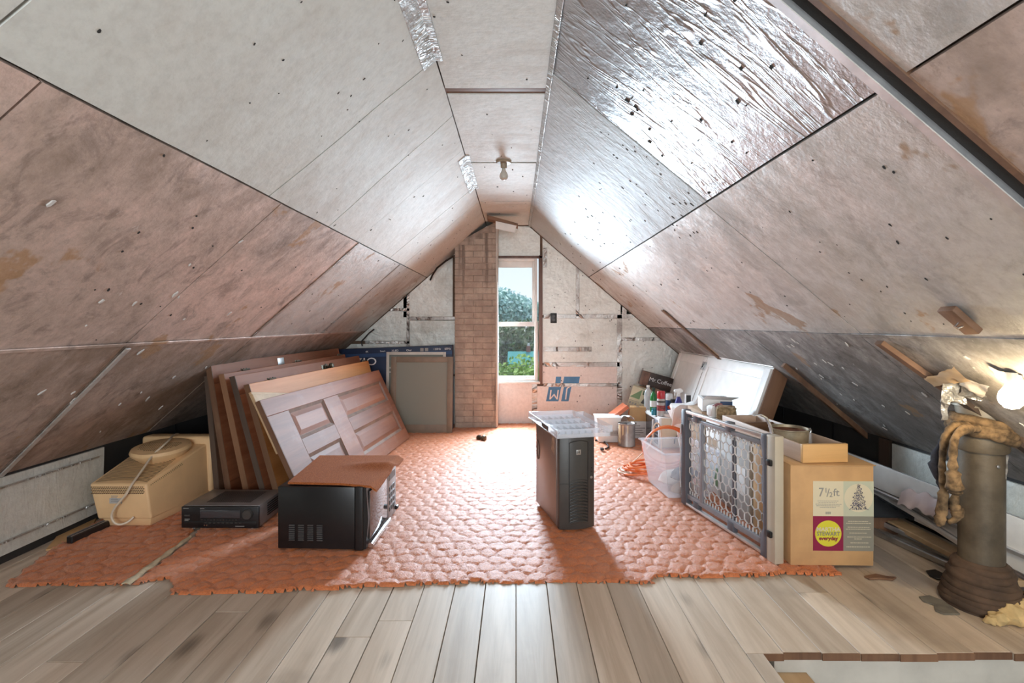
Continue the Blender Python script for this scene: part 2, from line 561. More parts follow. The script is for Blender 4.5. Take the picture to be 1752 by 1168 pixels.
M_PANE = thin_clear('window_glass', (0.9, 0.95, 1.0), 0.02, 0.02)
M_CLEAR = thin_clear('clear_plastic', (0.85, 0.87, 0.92), 0.30, 0.12)
M_TUB = thin_clear('frosted_tub', (0.86, 0.87, 0.92), 0.26, 0.25)
M_SCREEN = thin_clear('insect_screen', (0.33, 0.335, 0.28), 0.62, 0.6)
M_BOTTLECLEAR = thin_clear('clear_bottle', (0.8, 0.85, 0.88), 0.4, 0.1)


def rug_mat():
    t = NT('orange_carpet')
    co = t.coords()
    f = t.noise(co, 140, 4, 0.7)
    g = t.noise(co, 6, 5, 0.6)
    c = t.mix(t.ramp(f, 0.3, 0.7), (0.44, 0.088, 0.010), (0.74, 0.205, 0.034))
    c = t.mix(t.ramp(g, 0.35, 0.7, 0, 0.45), c, (0.62, 0.21, 0.085))
    bits = t.noise(co, 90, 2, 0.5)
    c = t.mix(t.ramp(bits, 0.74, 0.79, 0, 0.5), c, (0.55, 0.48, 0.40))
    t.set(col=c, rough=0.50, sheen=0.45, sheen_r=0.3, spec=1.0)
    t.p.inputs['Sheen Tint'].default_value = (1, 0.88, 0.78, 1)
    t.bump(f, 0.8, 0.006)
    return t.m


M_RUG = rug_mat()


def mat_mat():
    t = NT('rust_carpet_mat')
    co = t.coords()
    f = t.noise(co, 260, 3, 0.7)
    c = t.mix(t.ramp(f, 0.3, 0.7), (0.20, 0.050, 0.014), (0.50, 0.165, 0.055))
    t.set(col=c, rough=0.95, sheen=0.1, sheen_r=0.4, spec=0.1)
    t.bump(f, 0.9, 0.004)
    return t.m


M_MAT = mat_mat()


def chimney_mat():
    t = NT('smeared_mortar_brick')
    co = t.coords(rand=False)
    f = t.noise(co, 5, 6, 0.7)
    c = t.mix(t.ramp(f, 0.35, 0.68), (0.36, 0.29, 0.24), (0.54, 0.45, 0.37))
    oi = t.n('ShaderNodeObjectInfo')
    c = t.mix(t.ramp(oi.outputs['Random'], 0, 1, 0, 0.18), c, (0.36, 0.24, 0.18))
    v = t.noise(t.coords((11, 11, 0.6)), 1.0, 6, 0.65)
    c = t.mix(t.ramp(v, 0.54, 0.66, 0, 0.75), c, (0.13, 0.10, 0.085))
    t.set(col=c, rough=0.9)
    t.bump(t.noise(co, 40, 5, 0.7), 0.6, 0.01)
    return t.m


M_CHIM = chimney_mat()
M_MORTAR = plain('mortar', (0.36, 0.29, 0.24), 0.95, var=0.35, scale=14, bump=0.6, bscale=60)


def leaf_mat(name, a, b):
    t = NT(name)
    oi = t.noise(t.coords(), 1.2, 4)
    t.set(col=t.mix(t.ramp(oi, 0.35, 0.65), a, b), rough=0.6)
    return t.m


def glow(name, col, s):
    t = NT(name)
    t.set(col=(1, 1, 1), emc=col, ems=s, rough=0.4)
    return t.m


M_BULB_ON = glow('lit_bulb', (1.0, 0.80, 0.50), 140.0)

# ------------------------------------------------------------------ the attic shell
YB = 5.88          # far gable
YF = -2.6          # gable behind the camera
ZR = 2.27          # flat strip under the ridge
XL0, XR0 = -0.34, 0.145
SL, SR = 0.871, 0.855
XKL, XKR = -2.46, 2.29   # knee walls


def zl(x):
    return ZR - SL * (-x + XL0)


def zr(x):
    return ZR - SR * (x - XR0)


rnd = random.Random(7)

# floor: boards as parts, with the stair hatch left open
HX, HY = 0.861, 1.795
fl = MB()
fl.box(-2.7, HX - .02, YF, YB + .1, -0.22, -0.028)
fl.box(HX + .004, 2.6, HY + .06, YB + .1, -0.22, -0.028)
fl.box(2.34, 2.6, YF, HY + .06, -0.22, -0.028)
floor = fl.build('floor', M_SUBFLOOR, smooth=False)
floor['kind'] = 'structure'
PW = 0.1335
joints = {-5: [1.888], -4: [1.99, 0.9], -9: [2.05], 3: [1.35], -2: [2.6], 6: [2.9], -12: [1.75], 9: [2.2], -7: [3.1], 11: [2.55]}
for k in range(-20, 18):
    x0, x1 = k * PW, (k + 1) * PW
    y0 = -1.0
    if x1 > HX + .03:
        y0 = HY + rnd.uniform(-.006, .006)
    if x0 > 2.2:
        y0 = -1.0
    xa = x0
    cuts = [y0] + sorted(j for j in joints.get(k, []) if j > y0) + [YB]
    for a, b in zip(cuts, cuts[1:]):
        g = rnd.choice((0.0009, 0.0012, 0.0022))
        m = MB().box(x0 + g, x1 - g, a + .001, b - .001, -0.028, rnd.uniform(-0.0012, 0.0006))
        o = m.build('plank', M_FLOOR, floor, bevel=0.0012, seg=1)
        if abs(a - HY) < .02:
            MB().box(x0 + g, x1 - g, a - .003, a + .0012, -0.026, -0.002).build('end_grain', M_EDGE_BR, o)
# one plank is notched where the hatch corner cuts into it
MB().box(6 * PW + .001, HX, -1.0, HY - .002, -0.028, 0).build('plank', M_FLOOR, floor, bevel=.0012, seg=1)
# stairwell below the hatch
sw = MB()
sw.box(HX + 0.05, 2.5, HY + .02, HY + .06, -1.6, -0.028)
sw.box(HX - 0.02, HX + .004, 0.2, HY + .02, -1.6, -0.028)
sw.box(2.3, 2.34, 0.2, HY + .02, -1.6, -0.028)
sw.box(HX - .02, 2.34, 0.16, 0.2, -1.6, -0.028)
sw.box(HX - .02, 2.34, 0.2, HY + .06, -1.64, -1.6)
o = sw.build('wall_stairwell', M_PLASTER, smooth=False)
o['kind'] = 'structure'
jm = MB().box(HX - .001, 1.024, 0.2, HY + .02, -0.30, -0.08)
jm.build('joist', M_PINE, o, bevel=.002)

# ceiling: sheathing behind, boards in front
ck = MB()
off = 0.05
ck.hexa([(XKL - .3, YF, zl(XKL - .3) + off), (XL0, YF, ZR + off), (XL0, YB + .1, ZR + off), (XKL - .3, YB + .1, zl(XKL - .3) + off)],
        [(XKL - .3, YF, zl(XKL - .3) + off + .03), (XL0, YF, ZR + off + .03), (XL0, YB + .1, ZR + off + .03), (XKL - .3, YB + .1, zl(XKL - .3) + off + .03)])
ck.hexa([(XR0, YF, ZR + off), (XKR + .3, YF, zr(XKR + .3) + off), (XKR + .3, YB + .1, zr(XKR + .3) + off), (XR0, YB + .1, ZR + off)],
        [(XR0, YF, ZR + off + .03), (XKR + .3, YF, zr(XKR + .3) + off + .03), (XKR + .3, YB + .1, zr(XKR + .3) + off + .03), (XR0, YB + .1, ZR + off + .03)])
ck.box(XL0 - .05, XR0 + .05, YF, YB + .1, ZR + off, ZR + off + .03)
ceiling = ck.build('ceiling', M_DECK, smooth=False)
ceiling['kind'] = 'structure'


def panel(p00, p10, p01, p11, inward, mat, parent, nu=14, nv=14, amp=0.006, gap=0.004, name='panel', thick=0.014):
    """one insulation board: a slab with a slightly wavy face, standing a little proud of its neighbours"""
    p00, p10, p01, p11 = map(Vector, (p00, p10, p01, p11))
    inward = Vector(inward).normalized()
    lift = rnd.uniform(0.0005, 0.0035)
    lu = (p10 - p00).length
    lv = (p01 - p00).length

    def fn(u, v):
        uu = gap / lu + u * (1 - 2 * gap / lu)
        vv = gap / lv + v * (1 - 2 * gap / lv)
        p = (p00 * (1 - uu) + p10 * uu) * (1 - vv) + (p01 * (1 - uu) + p11 * uu) * vv
        d = noise.noise(p * 2.1) * amp + noise.noise(p * 6.3) * amp * 0.35
        return p + inward * (d + lift)
    m = MB().grid(fn, nu, nv, thick, -inward)
    return m.build(name, mat, parent, angle=50)


nL = (SL, 0, -1)
nR = (-SR, 0, -1)


def left_panel(xa, xb, y0, y1, mat, y0b=None, y1b=None):
    y0b = y0 if y0b is None else y0b
    y1b = y1 if y1b is None else y1b
    return panel((xa, y0, zl(xa)), (xb, y0b, zl(xb)), (xa, y1, zl(xa)), (xb, y1b, zl(xb)), nL, mat, ceiling)


def right_panel(xa, xb, y0, y1, mat, y0b=None, y1b=None):
    y0b = y0 if y0b is None else y0b
    y1b = y1 if y1b is None else y1b
    return panel((xa, y0, zr(xa)), (xb, y0b, zr(xb)), (xa, y1, zr(xa)), (xb, y1b, zr(xb)), nR, mat, ceiling)


L1, L2 = -1.023, -1.729
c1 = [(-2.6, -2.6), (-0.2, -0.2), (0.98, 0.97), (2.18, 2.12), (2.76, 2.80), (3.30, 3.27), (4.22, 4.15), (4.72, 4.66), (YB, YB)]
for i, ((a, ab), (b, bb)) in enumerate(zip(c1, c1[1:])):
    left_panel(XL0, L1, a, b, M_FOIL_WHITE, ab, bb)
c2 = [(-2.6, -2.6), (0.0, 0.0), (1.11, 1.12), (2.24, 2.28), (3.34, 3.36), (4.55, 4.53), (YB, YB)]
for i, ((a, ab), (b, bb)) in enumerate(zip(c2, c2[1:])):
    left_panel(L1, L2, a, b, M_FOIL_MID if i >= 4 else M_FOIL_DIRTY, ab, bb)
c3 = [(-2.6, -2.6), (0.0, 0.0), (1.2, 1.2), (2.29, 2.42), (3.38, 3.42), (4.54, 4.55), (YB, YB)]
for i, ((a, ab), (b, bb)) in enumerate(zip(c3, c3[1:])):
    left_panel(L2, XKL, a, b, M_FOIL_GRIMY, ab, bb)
R1, R2 = 0.833, 1.508
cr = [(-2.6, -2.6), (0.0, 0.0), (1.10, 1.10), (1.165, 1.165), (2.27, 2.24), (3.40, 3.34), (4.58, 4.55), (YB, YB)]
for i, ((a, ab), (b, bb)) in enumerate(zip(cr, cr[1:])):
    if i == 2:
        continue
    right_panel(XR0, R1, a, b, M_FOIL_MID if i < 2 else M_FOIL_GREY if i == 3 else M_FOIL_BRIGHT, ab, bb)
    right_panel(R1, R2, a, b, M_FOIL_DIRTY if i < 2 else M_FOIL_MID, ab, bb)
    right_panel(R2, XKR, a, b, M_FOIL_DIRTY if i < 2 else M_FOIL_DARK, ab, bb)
# flat boards under the ridge, with the bare strip between them
cf = [-2.6, 0.6, 2.45, None, 2.51, 3.565, None, 3.59, 4.72, YB]
prev = None
for y in cf:
    if prev is not None and y is not None:
        panel((XL0, prev, ZR), (XR0, prev, ZR), (XL0, y, ZR), (XR0, y, ZR), (0, 0, -1), M_FOIL_WHITE, ceiling, 8, 12, 0.003)
    prev = y
MB().box(XL0 - .01, XR0 + .01, 2.44, 2.52, ZR + .004, ZR + .03).build('ridge_batten', M_BROWN_BATTEN, ceiling, bevel=.002)
MB().box(XL0, XR0, 3.55, 3.60, ZR + .004, ZR + .02).build('ridge_batten', M_STEEL, ceiling)

# open joint on the right slope: dark batten between two metal edges
def slope_bar(y0, y1, x0, x1, d0, d1, mat, name, side='r', y0b=None, y1b=None):
    zf, n = (zr, Vector(nR).normalized()) if side == 'r' else (zl, Vector(nL).normalized())
    y0b = y0 if y0b is None else y0b
    y1b = y1 if y1b is None else y1b
    base = [Vector((x0, y0, zf(x0))), Vector((x1, y0b, zf(x1))), Vector((x1, y1b, zf(x1))), Vector((x0, y1, zf(x0)))]
    m = MB().hexa([p + n * d0 for p in base], [p + n * d1 for p in base])
    return m.build(name, mat, ceiling, bevel=0.0015, seg=1)


slope_bar(1.105, 1.160, XR0, XKR, -0.035, -0.004, M_TARPAPER, 'rafter_batten')
slope_bar(1.150, 1.176, XR0, XKR, -0.012, 0.012, M_ALU, 'metal_edge')
slope_bar(1.092, 1.112, XR0, XKR, -0.02, 0.006, M_EDGE_BR, 'metal_edge')
# hanging batten on the low right row, loose tape along the left ridge corner
slope_bar(2.15, 2.19, R2 + .03, R2 + .30, 0.0, 0.022, M_BROWN_BATTEN, 'loose_batten', y0b=2.06, y1b=2.10)
slope_bar(2.06, 2.10, R2 + .30, R2 + .62, 0.0, 0.022, M_EDGE_DK, 'loose_batten', y0b=2.0, y1b=2.04)
for (xa, xb, y0, y1) in ((XL0 - .055, XL0 - .004, -0.5, 2.18), (XL0 - .05, XL0 - .002, 3.42, 4.25)):
    slope_bar(y0, y1, xa, xb, 0.003, 0.008, M_TAPE, 'tape_strip', 'l')
    MB().box(XL0 - .002, XL0 + .03, y0, y1, ZR - .009, ZR - .004).build('tape_strip', M_TAPE, ceiling)
slope_bar(1.16, YB, XR0 + .002, XR0 + .022, 0.006, 0.011, M_TAPE, 'tape_strip')
for (y0, y1) in ((3.335, 3.365), (4.54, 4.56)):
    slope_bar(y0, y1, L1, L2, 0.004, 0.007, M_TAPE, 'tape_strip', 'l')
# water-stained paper strips along the lower seams
for (xa, xb, y0, y1) in ((L2 - .012, L2 + .012, 0.3, 5.7),):
    slope_bar(y0, y1, xa + .005, xb - .005, 0.004, 0.009, M_FOIL_DIRTY, 'seam_strip', 'l')
slope_bar(1.2, 2.3, R2 - .006, R2 + .010, 0.004, 0.009, M_FOIL_DARK, 'seam_strip')
slope_bar(2.30, 2.33, L2 - .02, XKL, 0.004, 0.011, M_FOIL_MID, 'seam_strip', 'l', y0b=2.43, y1b=2.46)
slope_bar(4.57, 4.62, R2 - .2, XKR, 0.002, 0.014, M_EDGE_BR, 'seam_strip')
slope_bar(3.35, 3.38, R2 + .25, XKR + .05, 0.0, 0.03, M_EDGE_BR, 'loose_batten')


# nail holes and small tears, far too many to count
def slope_dots(spec):
    m = MB()
    for side, x0, x1, y0, y1, n, s0, s1 in spec:
        zf, nn = (zr, Vector(nR).normalized()) if side == 'r' else (zl, Vector(nL).normalized()) if side == 'l' else (lambda x: ZR, Vector((0, 0, -1)))
        for _ in range(n):
            x, y = rnd.uniform(x0, x1), rnd.uniform(y0, y1)
            s = rnd.uniform(s0, s1) * .8
            el = rnd.uniform(1.0, 2.6)
            a = rnd.uniform(-0.5, 0.5)
            tx = Vector((1, 0, zf(1.0) - zf(0.0))).normalized()
            ty = Vector((0, 1, 0))
            q = Vector((x, y, zf(x)))
            c = q + nn * (0.0045 + noise.noise(q * 2.1) * 0.006 + noise.noise(q * 6.3) * 0.0021)
            e1 = (tx * math.cos(a) + ty * math.sin(a)) * s * el
            e2 = (-tx * math.sin(a) + ty * math.cos(a)) * s
            k = 7
            ring = [c + e1 * math.cos(2 * PI * i / k) * rnd.uniform(.6, 1.1) + e2 * math.sin(2 * PI * i / k) * rnd.uniform(.6, 1.1) for i in range(k)]
            m.add(ring + [p - nn * 0.006 for p in ring], [tuple(range(k))] + [(i, (i + 1) % k, k + (i + 1) % k, k + i) for i in range(k)])
    return m


slope_dots([('l', L1 + .02, XL0 - .03, 1.0, 5.7, 60, .002, .005), ('l', L2, L1, 1.2, 5.6, 40, .002, .005),
            ('r', XR0 + .25, R1 + .1, 2.0, 3.2, 46, .003, .0085), ('r', XR0 + .25, R1, 3.2, 5.6, 34, .003, .007),
            ('r', R1, R2, 1.3, 5.6, 40, .002, .006), ('r', XR0 + .1, R2, 1.2, 2.1, 40, .002, .005), ('c', XL0 + .04, XR0 - .04, 1.5, 5.6, 22, .002, .004)]
           ).build('nail_holes', M_HOLE, ceiling, smooth=False, kind='stuff')

# peeled foil flakes and pale scuffs on the dusty lower boards
fk = MB()
for side, x0, x1, y0, y1, n in (('r', 1.55, 2.2, 1.7, 3.3, 30), ('l', -2.4, -1.2, 1.2, 3.4, 26)):
    zf, nn = (zr, Vector(nR).normalized()) if side == 'r' else (zl, Vector(nL).normalized())
    for _ in range(n):
        x, y = rnd.uniform(x0, x1), rnd.uniform(y0, y1)
        s = rnd.uniform(.004, .014)
        tx = Vector((1, 0, zf(1.0) - zf(0.0))).normalized()
        q = Vector((x, y, zf(x)))
        c = q + nn * (0.0048 + noise.noise(q * 2.1) * 0.006 + noise.noise(q * 6.3) * 0.0021)
        k = 8
        e1 = (tx * rnd.uniform(.5, 1) + Vector((0, 1, 0)) * rnd.uniform(-.4, .4)) * s * 2.0
        e2 = Vector((0, 1, 0)) * s * .6
        ring = [c + e1 * math.cos(2 * PI * i / k) * rnd.uniform(.6, 1.2) + e2 * math.sin(2 * PI * i / k) * rnd.uniform(.6, 1.2) for i in range(k)]
        fk.add(ring + [p - nn * 0.004 for p in ring], [tuple(range(k))] + [(i, (i + 1) % k, k + (i + 1) % k, k + i) for i in range(k)])
fk.build('foil_flakes', plain('pale_flake', (0.62, 0.60, 0.58), .5), ceiling, smooth=False, kind='stuff')


# knee walls: foil boards up front, tar paper further back
def knee(name, x, zt, s, boards):
    b = MB().box(min(x, x + s * .06), max(x, x + s * .06), YF, YB, -0.02, zt + .05).build(name, M_TARPAPER, smooth=False)
    b['kind'] = 'structure'
    for (y0, y1, z0, z1) in boards:
        xp = x - s * .014
        panel((xp, y0, z0), (xp, y1, z0), (xp, y0, z1), (xp, y1, z1), (-s, 0, 0), M_FOIL_WALL, b, 20, 10, 0.012)
    return b


zkl, zkr = zl(XKL), zr(XKR)
wl = knee('wall_left', XKL, zkl, -1, [(0.4, 1.9, 0.04, zkl - .004), (1.91, 3.06, 0.04, zkl - .004)])
wr = knee('wall_right', XKR, zkr, 1, [(0.4, 2.0, 0.02, zkr - .01), (2.01, 3.12, 0.02, zkr - .01)])
for z in (.105, zkl - .055):
    MB().box(XKL + .018, XKL + .030, 0.5, 3.0, z, z + .008).build('tape_strip', M_TAPE, wl)
MB().box(XKR - .02, XKR - .002, 3.13, 3.22, 0, zkr).build('stud', M_EDGE_DK, wr)
for y in (3.7, 4.4, 5.1):
    MB().box(XKR - .006, XKR - .001, y, y + .012, 0, zkr).build('paper_seam', M_BLACK, wr)
    MB().box(XKL + .001, XKL + .006, y, y + .012, 0, zkl).build('paper_seam', M_BLACK, wl)

# gable behind the camera
g = MB().prism([(XKL - .1, -.3), (XKR + .1, -.3), (XKR + .1, zkr + .1), (XR0, ZR + .08), (XL0, ZR + .08), (XKL - .1, zkl + .1)], YF - .06, YF, 'y')
o = g.build('wall_front', M_FOIL_MID, smooth=False)
o['kind'] = 'structure'

# far gable: sheathing with the window opening, foil boards on it
WX0, WX1, WZ0, WZ1 = -0.375, 0.262, 0.462, 1.915


def clip(poly, a, b, c):
    out = []
    for i in range(len(poly)):
        p, q = poly[i], poly[(i + 1) % len(poly)]
        dp, dq = a * p[0] + b * p[1] - c, a * q[0] + b * q[1] - c
        if dp <= 0:
            out.append(p)
        if (dp < 0 < dq) or (dq < 0 < dp):
            t = dp / (dp - dq)
            out.append((p[0] + (q[0] - p[0]) * t, p[1] + (q[1] - p[1]) * t))
    return out


def gable_clip(poly, margin=0.0):
    poly = clip(poly, -SL, 1, ZR - SL * XL0 - margin)
    if len(poly) > 2:
        poly = clip(poly, SR, 1, ZR + SR * XR0 - margin)
    if len(poly) > 2:
        poly = clip(poly, 0, 1, ZR - margin)
    if len(poly) > 2:
        poly = clip(poly, -1, 0, -XKL)
    if len(poly) > 2:
        poly = clip(poly, 1, 0, XKR)
    return poly


gb = MB()
for r in ((XKL, WX0, -.2, 2.4), (WX1, XKR, -.2, 2.4), (WX0, WX1, -.2, WZ0), (WX0, WX1, WZ1, 2.4)):
    q = gable_clip([(r[0], r[2]), (r[1], r[2]), (r[1], r[3]), (r[0], r[3])], -.06)
    gb.prism(q, YB, YB + .12, 'y')
wall_back = gb.build('wall_back', M_DECK, smooth=False)
wall_back['kind'] = 'structure'


def gx(px):
    return (px - CX) / FPX * YB


def gz(py):
    return EYE - (py - CY) / FPX * YB


def gable_board(x0, x1, y0, y1, mat, name='panel', d=0.012, amp=.003):
    """board given by its pixel rectangle on the far wall, subdivided so its face can be uneven"""
    X0, X1, Z0, Z1 = gx(x0), gx(x1), gz(y1), gz(y0)
    q = gable_clip([(X0, Z0), (X1, Z0), (X1, Z1), (X0, Z1)], 0.012)
    if len(q) < 3:
        return
    m = MB().prism(q, YB - d, YB, 'y')
    return m.build(name, mat, wall_back, bevel=.003, seg=1)


for r in ((690, 775, 378, 543, M_FOIL_WALL), (701, 780, 548, 640, M_FOIL_WALL), (560, 697, 378, 528, M_FOIL_WALL),
          (560, 698, 532, 583, M_FOIL_WALL), (560, 698, 588, 640, M_FOIL_WALL), (500, 780, 643, 740, M_FOIL_WALL),
          (773, 924, 370, 440, M_FOIL_WALL), (928, 987, 370, 539, M_FOIL_WALL), (990, 1095, 370, 539, M_FOIL_WALL),
          (928, 1058, 543, 621, M_FOIL_WALL), (928, 1058, 624, 656, M_FOAM_WHITE), (918, 1058, 660, 736, M_FOAM_WHITE),
          (1061, 1180, 480, 578, M_FOIL_WALL), (1061, 1240, 582, 736, M_FOIL_WALL), (780, 915, 656, 736, M_FOAM_WHITE)):
    gable_board(*r)
for r in ((699, 779, 541.5, 547.5), (696, 701, 500, 640), (668, 701, 527, 532), (625, 701, 583, 588),
          (985, 991, 440, 541), (930, 1082, 537, 545), (1055, 1064, 538, 736), (1062, 1150, 577, 583), (930, 1060, 619, 627),
          (930, 1012, 593, 601), (930, 1058, 655, 661), (910, 919, 656, 722), (929, 936, 424, 458), (1064, 1072, 515, 538)):
    gable_board(*r, M_TAPE, 'tape_strip', 0.016)
# small nail marks on the gable
m = MB()
for _ in range(70):
    px, py = rnd.uniform(930, 1140), rnd.uniform(430, 720)
    if not gable_clip([(gx(px), gz(py)), (gx(px) + .01, gz(py)), (gx(px), gz(py) + .01)], .03):
        continue
    s = rnd.uniform(.004, .008)
    c = Vector((gx(px), YB - .0125, gz(py)))
    m.add([c + Vector((s * math.cos(a), 0, s * math.sin(a))) for a in (0, 1.2, 2.4, 3.7, 5.0)] +
          [c + Vector((s * math.cos(a), .004, s * math.sin(a))) for a in (0, 1.2, 2.4, 3.7, 5.0)],
          [(0, 1, 2, 3, 4)] + [(i, (i + 1) % 5, 5 + (i + 1) % 5, 5 + i) for i in range(5)])
m.build('nail_holes', M_HOLE, wall_back, smooth=False, kind='stuff')


# printed maker's mark on the foam board, upside down and cut by the seams
def logo(px0, px1, py0, py1, cut, letters=True):
    yy = YB - .0135
    X0, X1, Z0, Z1 = gx(px0), gx(px1), gz(py1), gz(py0)
    sk = (X1 - X0) * .12
    mid = X0 + (X1 - X0) * .60
    m = MB()
    for a, b in ((X0, mid - .008), (mid + .012, X1)):
        m.prism([(a, Z0), (b - .01, Z0), (b + sk - .01, Z1), (a + sk, Z1)], yy - .001, yy, 'y')
    m.build('printed_logo', M_LOGO, wall_back, smooth=False)
    if letters:
        h = (Z1 - Z0)
        for ch_, a, b in (('M', X0 + sk * .5, mid + sk * .3), ('J', mid + sk * .5 + .012, X1 + sk * .2)):
            text(ch_, h * .98, M_FOAM_WHITE, wall_back, TM(((a + b) / 2, yy - .0018, (Z0 + Z1) / 2), (-1, 0, 0), (-.12, 0, -1)), sx=.95)


logo(934, 974, 661.5, 686, 0)
m = MB()
m.prism([(gx(950), gz(655)), (gx(959), gz(655)), (gx(960), gz(644)), (gx(951), gz(644))], YB - .0145, YB - .0135, 'y')
m.prism([(gx(963), gz(655)), (gx(990), gz(655)), (gx(992), gz(644)), (gx(965), gz(644))], YB - .0145, YB - .0135, 'y')
m.build('printed_logo', M_LOGO, wall_back, smooth=False)

# outlet on the gable
t = thing('outlet', 'small black electrical outlet on the foil gable wall right of the window', 'outlet', (gx(947), YB - .013, gz(544)))
MB().box(-.036, .036, -.008, 0, -.057, .057).build('cover_plate', M_BLACK, t, bevel=.003)
for z in (.022, -.022):
    MB().prism([(.017 * math.cos(a), z + .014 * math.sin(a)) for a in [i * PI / 8 for i in range(16)]], -.011, -.008, 'y').build('socket', M_CHARCOAL, t)

# ------------------------------------------------------------------ window
win = bpy.data.objects.new('window_1', None)
COL.objects.link(win)
win['kind'] = 'structure'
yi = YB - 0.012


def frame_rect(x0, x1, z0, z1, w, y0, y1, name, mat, wt=None, wb=None):
    wt = wt or w
    wb = wb or w
    m = MB()
    m.box(x0, x0 + w, y0, y1, z0, z1)
    m.box(x1 - w, x1, y0, y1, z0, z1)
    m.box(x0 + w, x1 - w, y0, y1, z1 - wt, z1)
    m.box(x0 + w, x1 - w, y0, y1, z0, z0 + wb)
    return m.build(name, mat, win, bevel=.003)


frame_rect(WX0, WX1 - .02, WZ0 + .03, WZ1 - .02, .03, YB - .01, YB + .10, 'window_frame', M_WHITE_PAINT)
zm = gz(554)
frame_rect(-.345, gx(918.5), zm - .02, gz(446), .052, YB + .05, YB + .085, 'upper_sash', M_WHITE_PAINT, .07, .045)
frame_rect(-.345, gx(921), gz(652.5), zm + .022, .04, YB + .01, YB + .048, 'lower_sash', M_WHITE_PAINT, .05, .06)
MB().box(-.30, gx(912), YB + .066, YB + .070, zm, gz(450)).build('pane', M_PANE, win)
MB().box(-.31, gx(915), YB + .028, YB + .032, gz(648), zm).build('pane', M_PANE, win)
MB().box(-.38, gx(924), YB - .035, YB + .05, gz(656), gz(652)).build('sill', M_WHITE_PAINT, win, bevel=.003)
o = MB().box(gx(922), gx(928), YB - .03, YB + .02, gz(657), gz(437)).build('trim_1', M_DARK_TRIM, None, bevel=.003)
o['kind'] = 'structure'
o = MB().box(-.40, gx(928), YB - .03, YB + .02, gz(442), gz(438)).build('trim_2', M_DARK_TRIM, None, bevel=.003)
o['kind'] = 'structure'

# ------------------------------------------------------------------ chimney, brick by brick under its smeared mortar
CHX0, CHX1, CHY = -0.672, -0.214, 5.63
ch = thing('brick_chimney', 'tall narrow brick chimney smeared with brown mortar left of the window', 'chimney')


def chz(x):
    return min(zl(x) + 0.04, ZR - .004) if x < XL0 else ZR - .004


core = MB()
core.hexa([(CHX0 + .004, CHY + .004, 0), (CHX1 - .004, CHY + .004, 0), (CHX1 - .012, YB, 0), (CHX0 + .012, YB, 0)],
          [(CHX0 + .004, CHY + .004, chz(CHX0)), (CHX1 - .004, CHY + .004, chz(CHX1)), (CHX1 - .012, YB, chz(CHX1)), (CHX0 + .012, YB, chz(CHX0))])
core.build('mortar_core', M_MORTAR, ch, smooth=False)
course = 0.067
brl = (CHX1 - CHX0) / 2.25
k = 0
z = 0.0
while z < 2.24:
    xs = [CHX0, CHX0 + brl, CHX0 + 2 * brl, CHX1] if k % 2 == 0 else [CHX0, CHX0 + brl * .25 + .05, CHX0 + brl * 1.25 + .05, CHX1]
    for a, b in zip(xs, xs[1:]):
        if b - a < .03:
            continue
        top = z + course - .0035
        if top > chz(a + .01):
            continue
        d = rnd.uniform(-.003, .006)
        g = .002
        m = MB().box(a + (g if a > CHX0 else 0), b - (g if b < CHX1 else 0), CHY - d * .6, CHY + .05, z + .001, min(top, 2.262))
        m.build('brick', M_CHIM, ch, bevel=.004, seg=1)
    ys = [CHY + .052, CHY + .16, YB - .02] if k % 2 == 0 else [CHY + .052, YB - .02]
    for a, b in zip(ys, ys[1:]):
        MB().box(CHX1 - .03, CHX1 + rnd.uniform(-.002, .002), a + .003, b - .003, z + .001, min(z + course - .007, 2.262)).build('brick', M_CHIM, ch, bevel=.004, seg=1)
    z += course
    k += 1
MB().box(CHX1 - .008, CHX1 + .014, CHY - .012, YB - .036, 0.02, ZR - .006).build('corner_strip', plain('pale_corner_strip', (.62, .56, .50), .6, var=.1), ch, bevel=.003)

# loose wood and cable near the ridge end
t = thing('loose_board', 'short brown board hanging loose under the ridge above the chimney', 'board', (0, 0, 0))
m = MB()
p0, p1 = P(833, 370, 5.2), P(886, 384, 5.2)
m.hexa([p0 + Vector((0, 0, -.02)), p1 + Vector((0, 0, -.016)), p1 + Vector((0, .16, -.016)), p0 + Vector((0, .16, -.02))],
       [p0 + Vector((0, 0, .016)), p1 + Vector((0, 0, .012)), p1 + Vector((0, .16, .012)), p0 + Vector((0, .16, .016))])
m.build('board', M_BROWN_BATTEN, t, bevel=.003)
m = MB()
q0, q1 = P(850, 392, 5.19), P(884, 390, 5.19)
m.hexa([P(848, 378, 5.19), P(884, 386, 5.19), P(884, 386, 5.21), P(848, 378, 5.21)], [P(848, 391, 5.19), P(880, 398, 5.19), P(880, 398, 5.21), P(848, 391, 5.21)])
m.build('paper_flap', M_PAPER, t, smooth=False)
t = MB().tube([P(778, 437, 5.6), P(763, 446, 5.62), P(748, 458, 5.66), P(740, 470, 5.72), P(736, 479, 5.75)], .010, 8).build('cable', M_BLACK)
tag(t, 'black cable hanging from the left slope beside the chimney', 'cable')
t = MB().tube([P(620, 592, 5.78), P(618, 584, 5.78), P(624, 578, 5.78), P(631, 570, 5.80), P(640, 563, 5.82)], .008, 8).build('cable', M_BLACK)
tag(t, 'short black cable in the low left corner above the blue carton', 'cable')

# ------------------------------------------------------------------ carpet
HEXC = 0.088


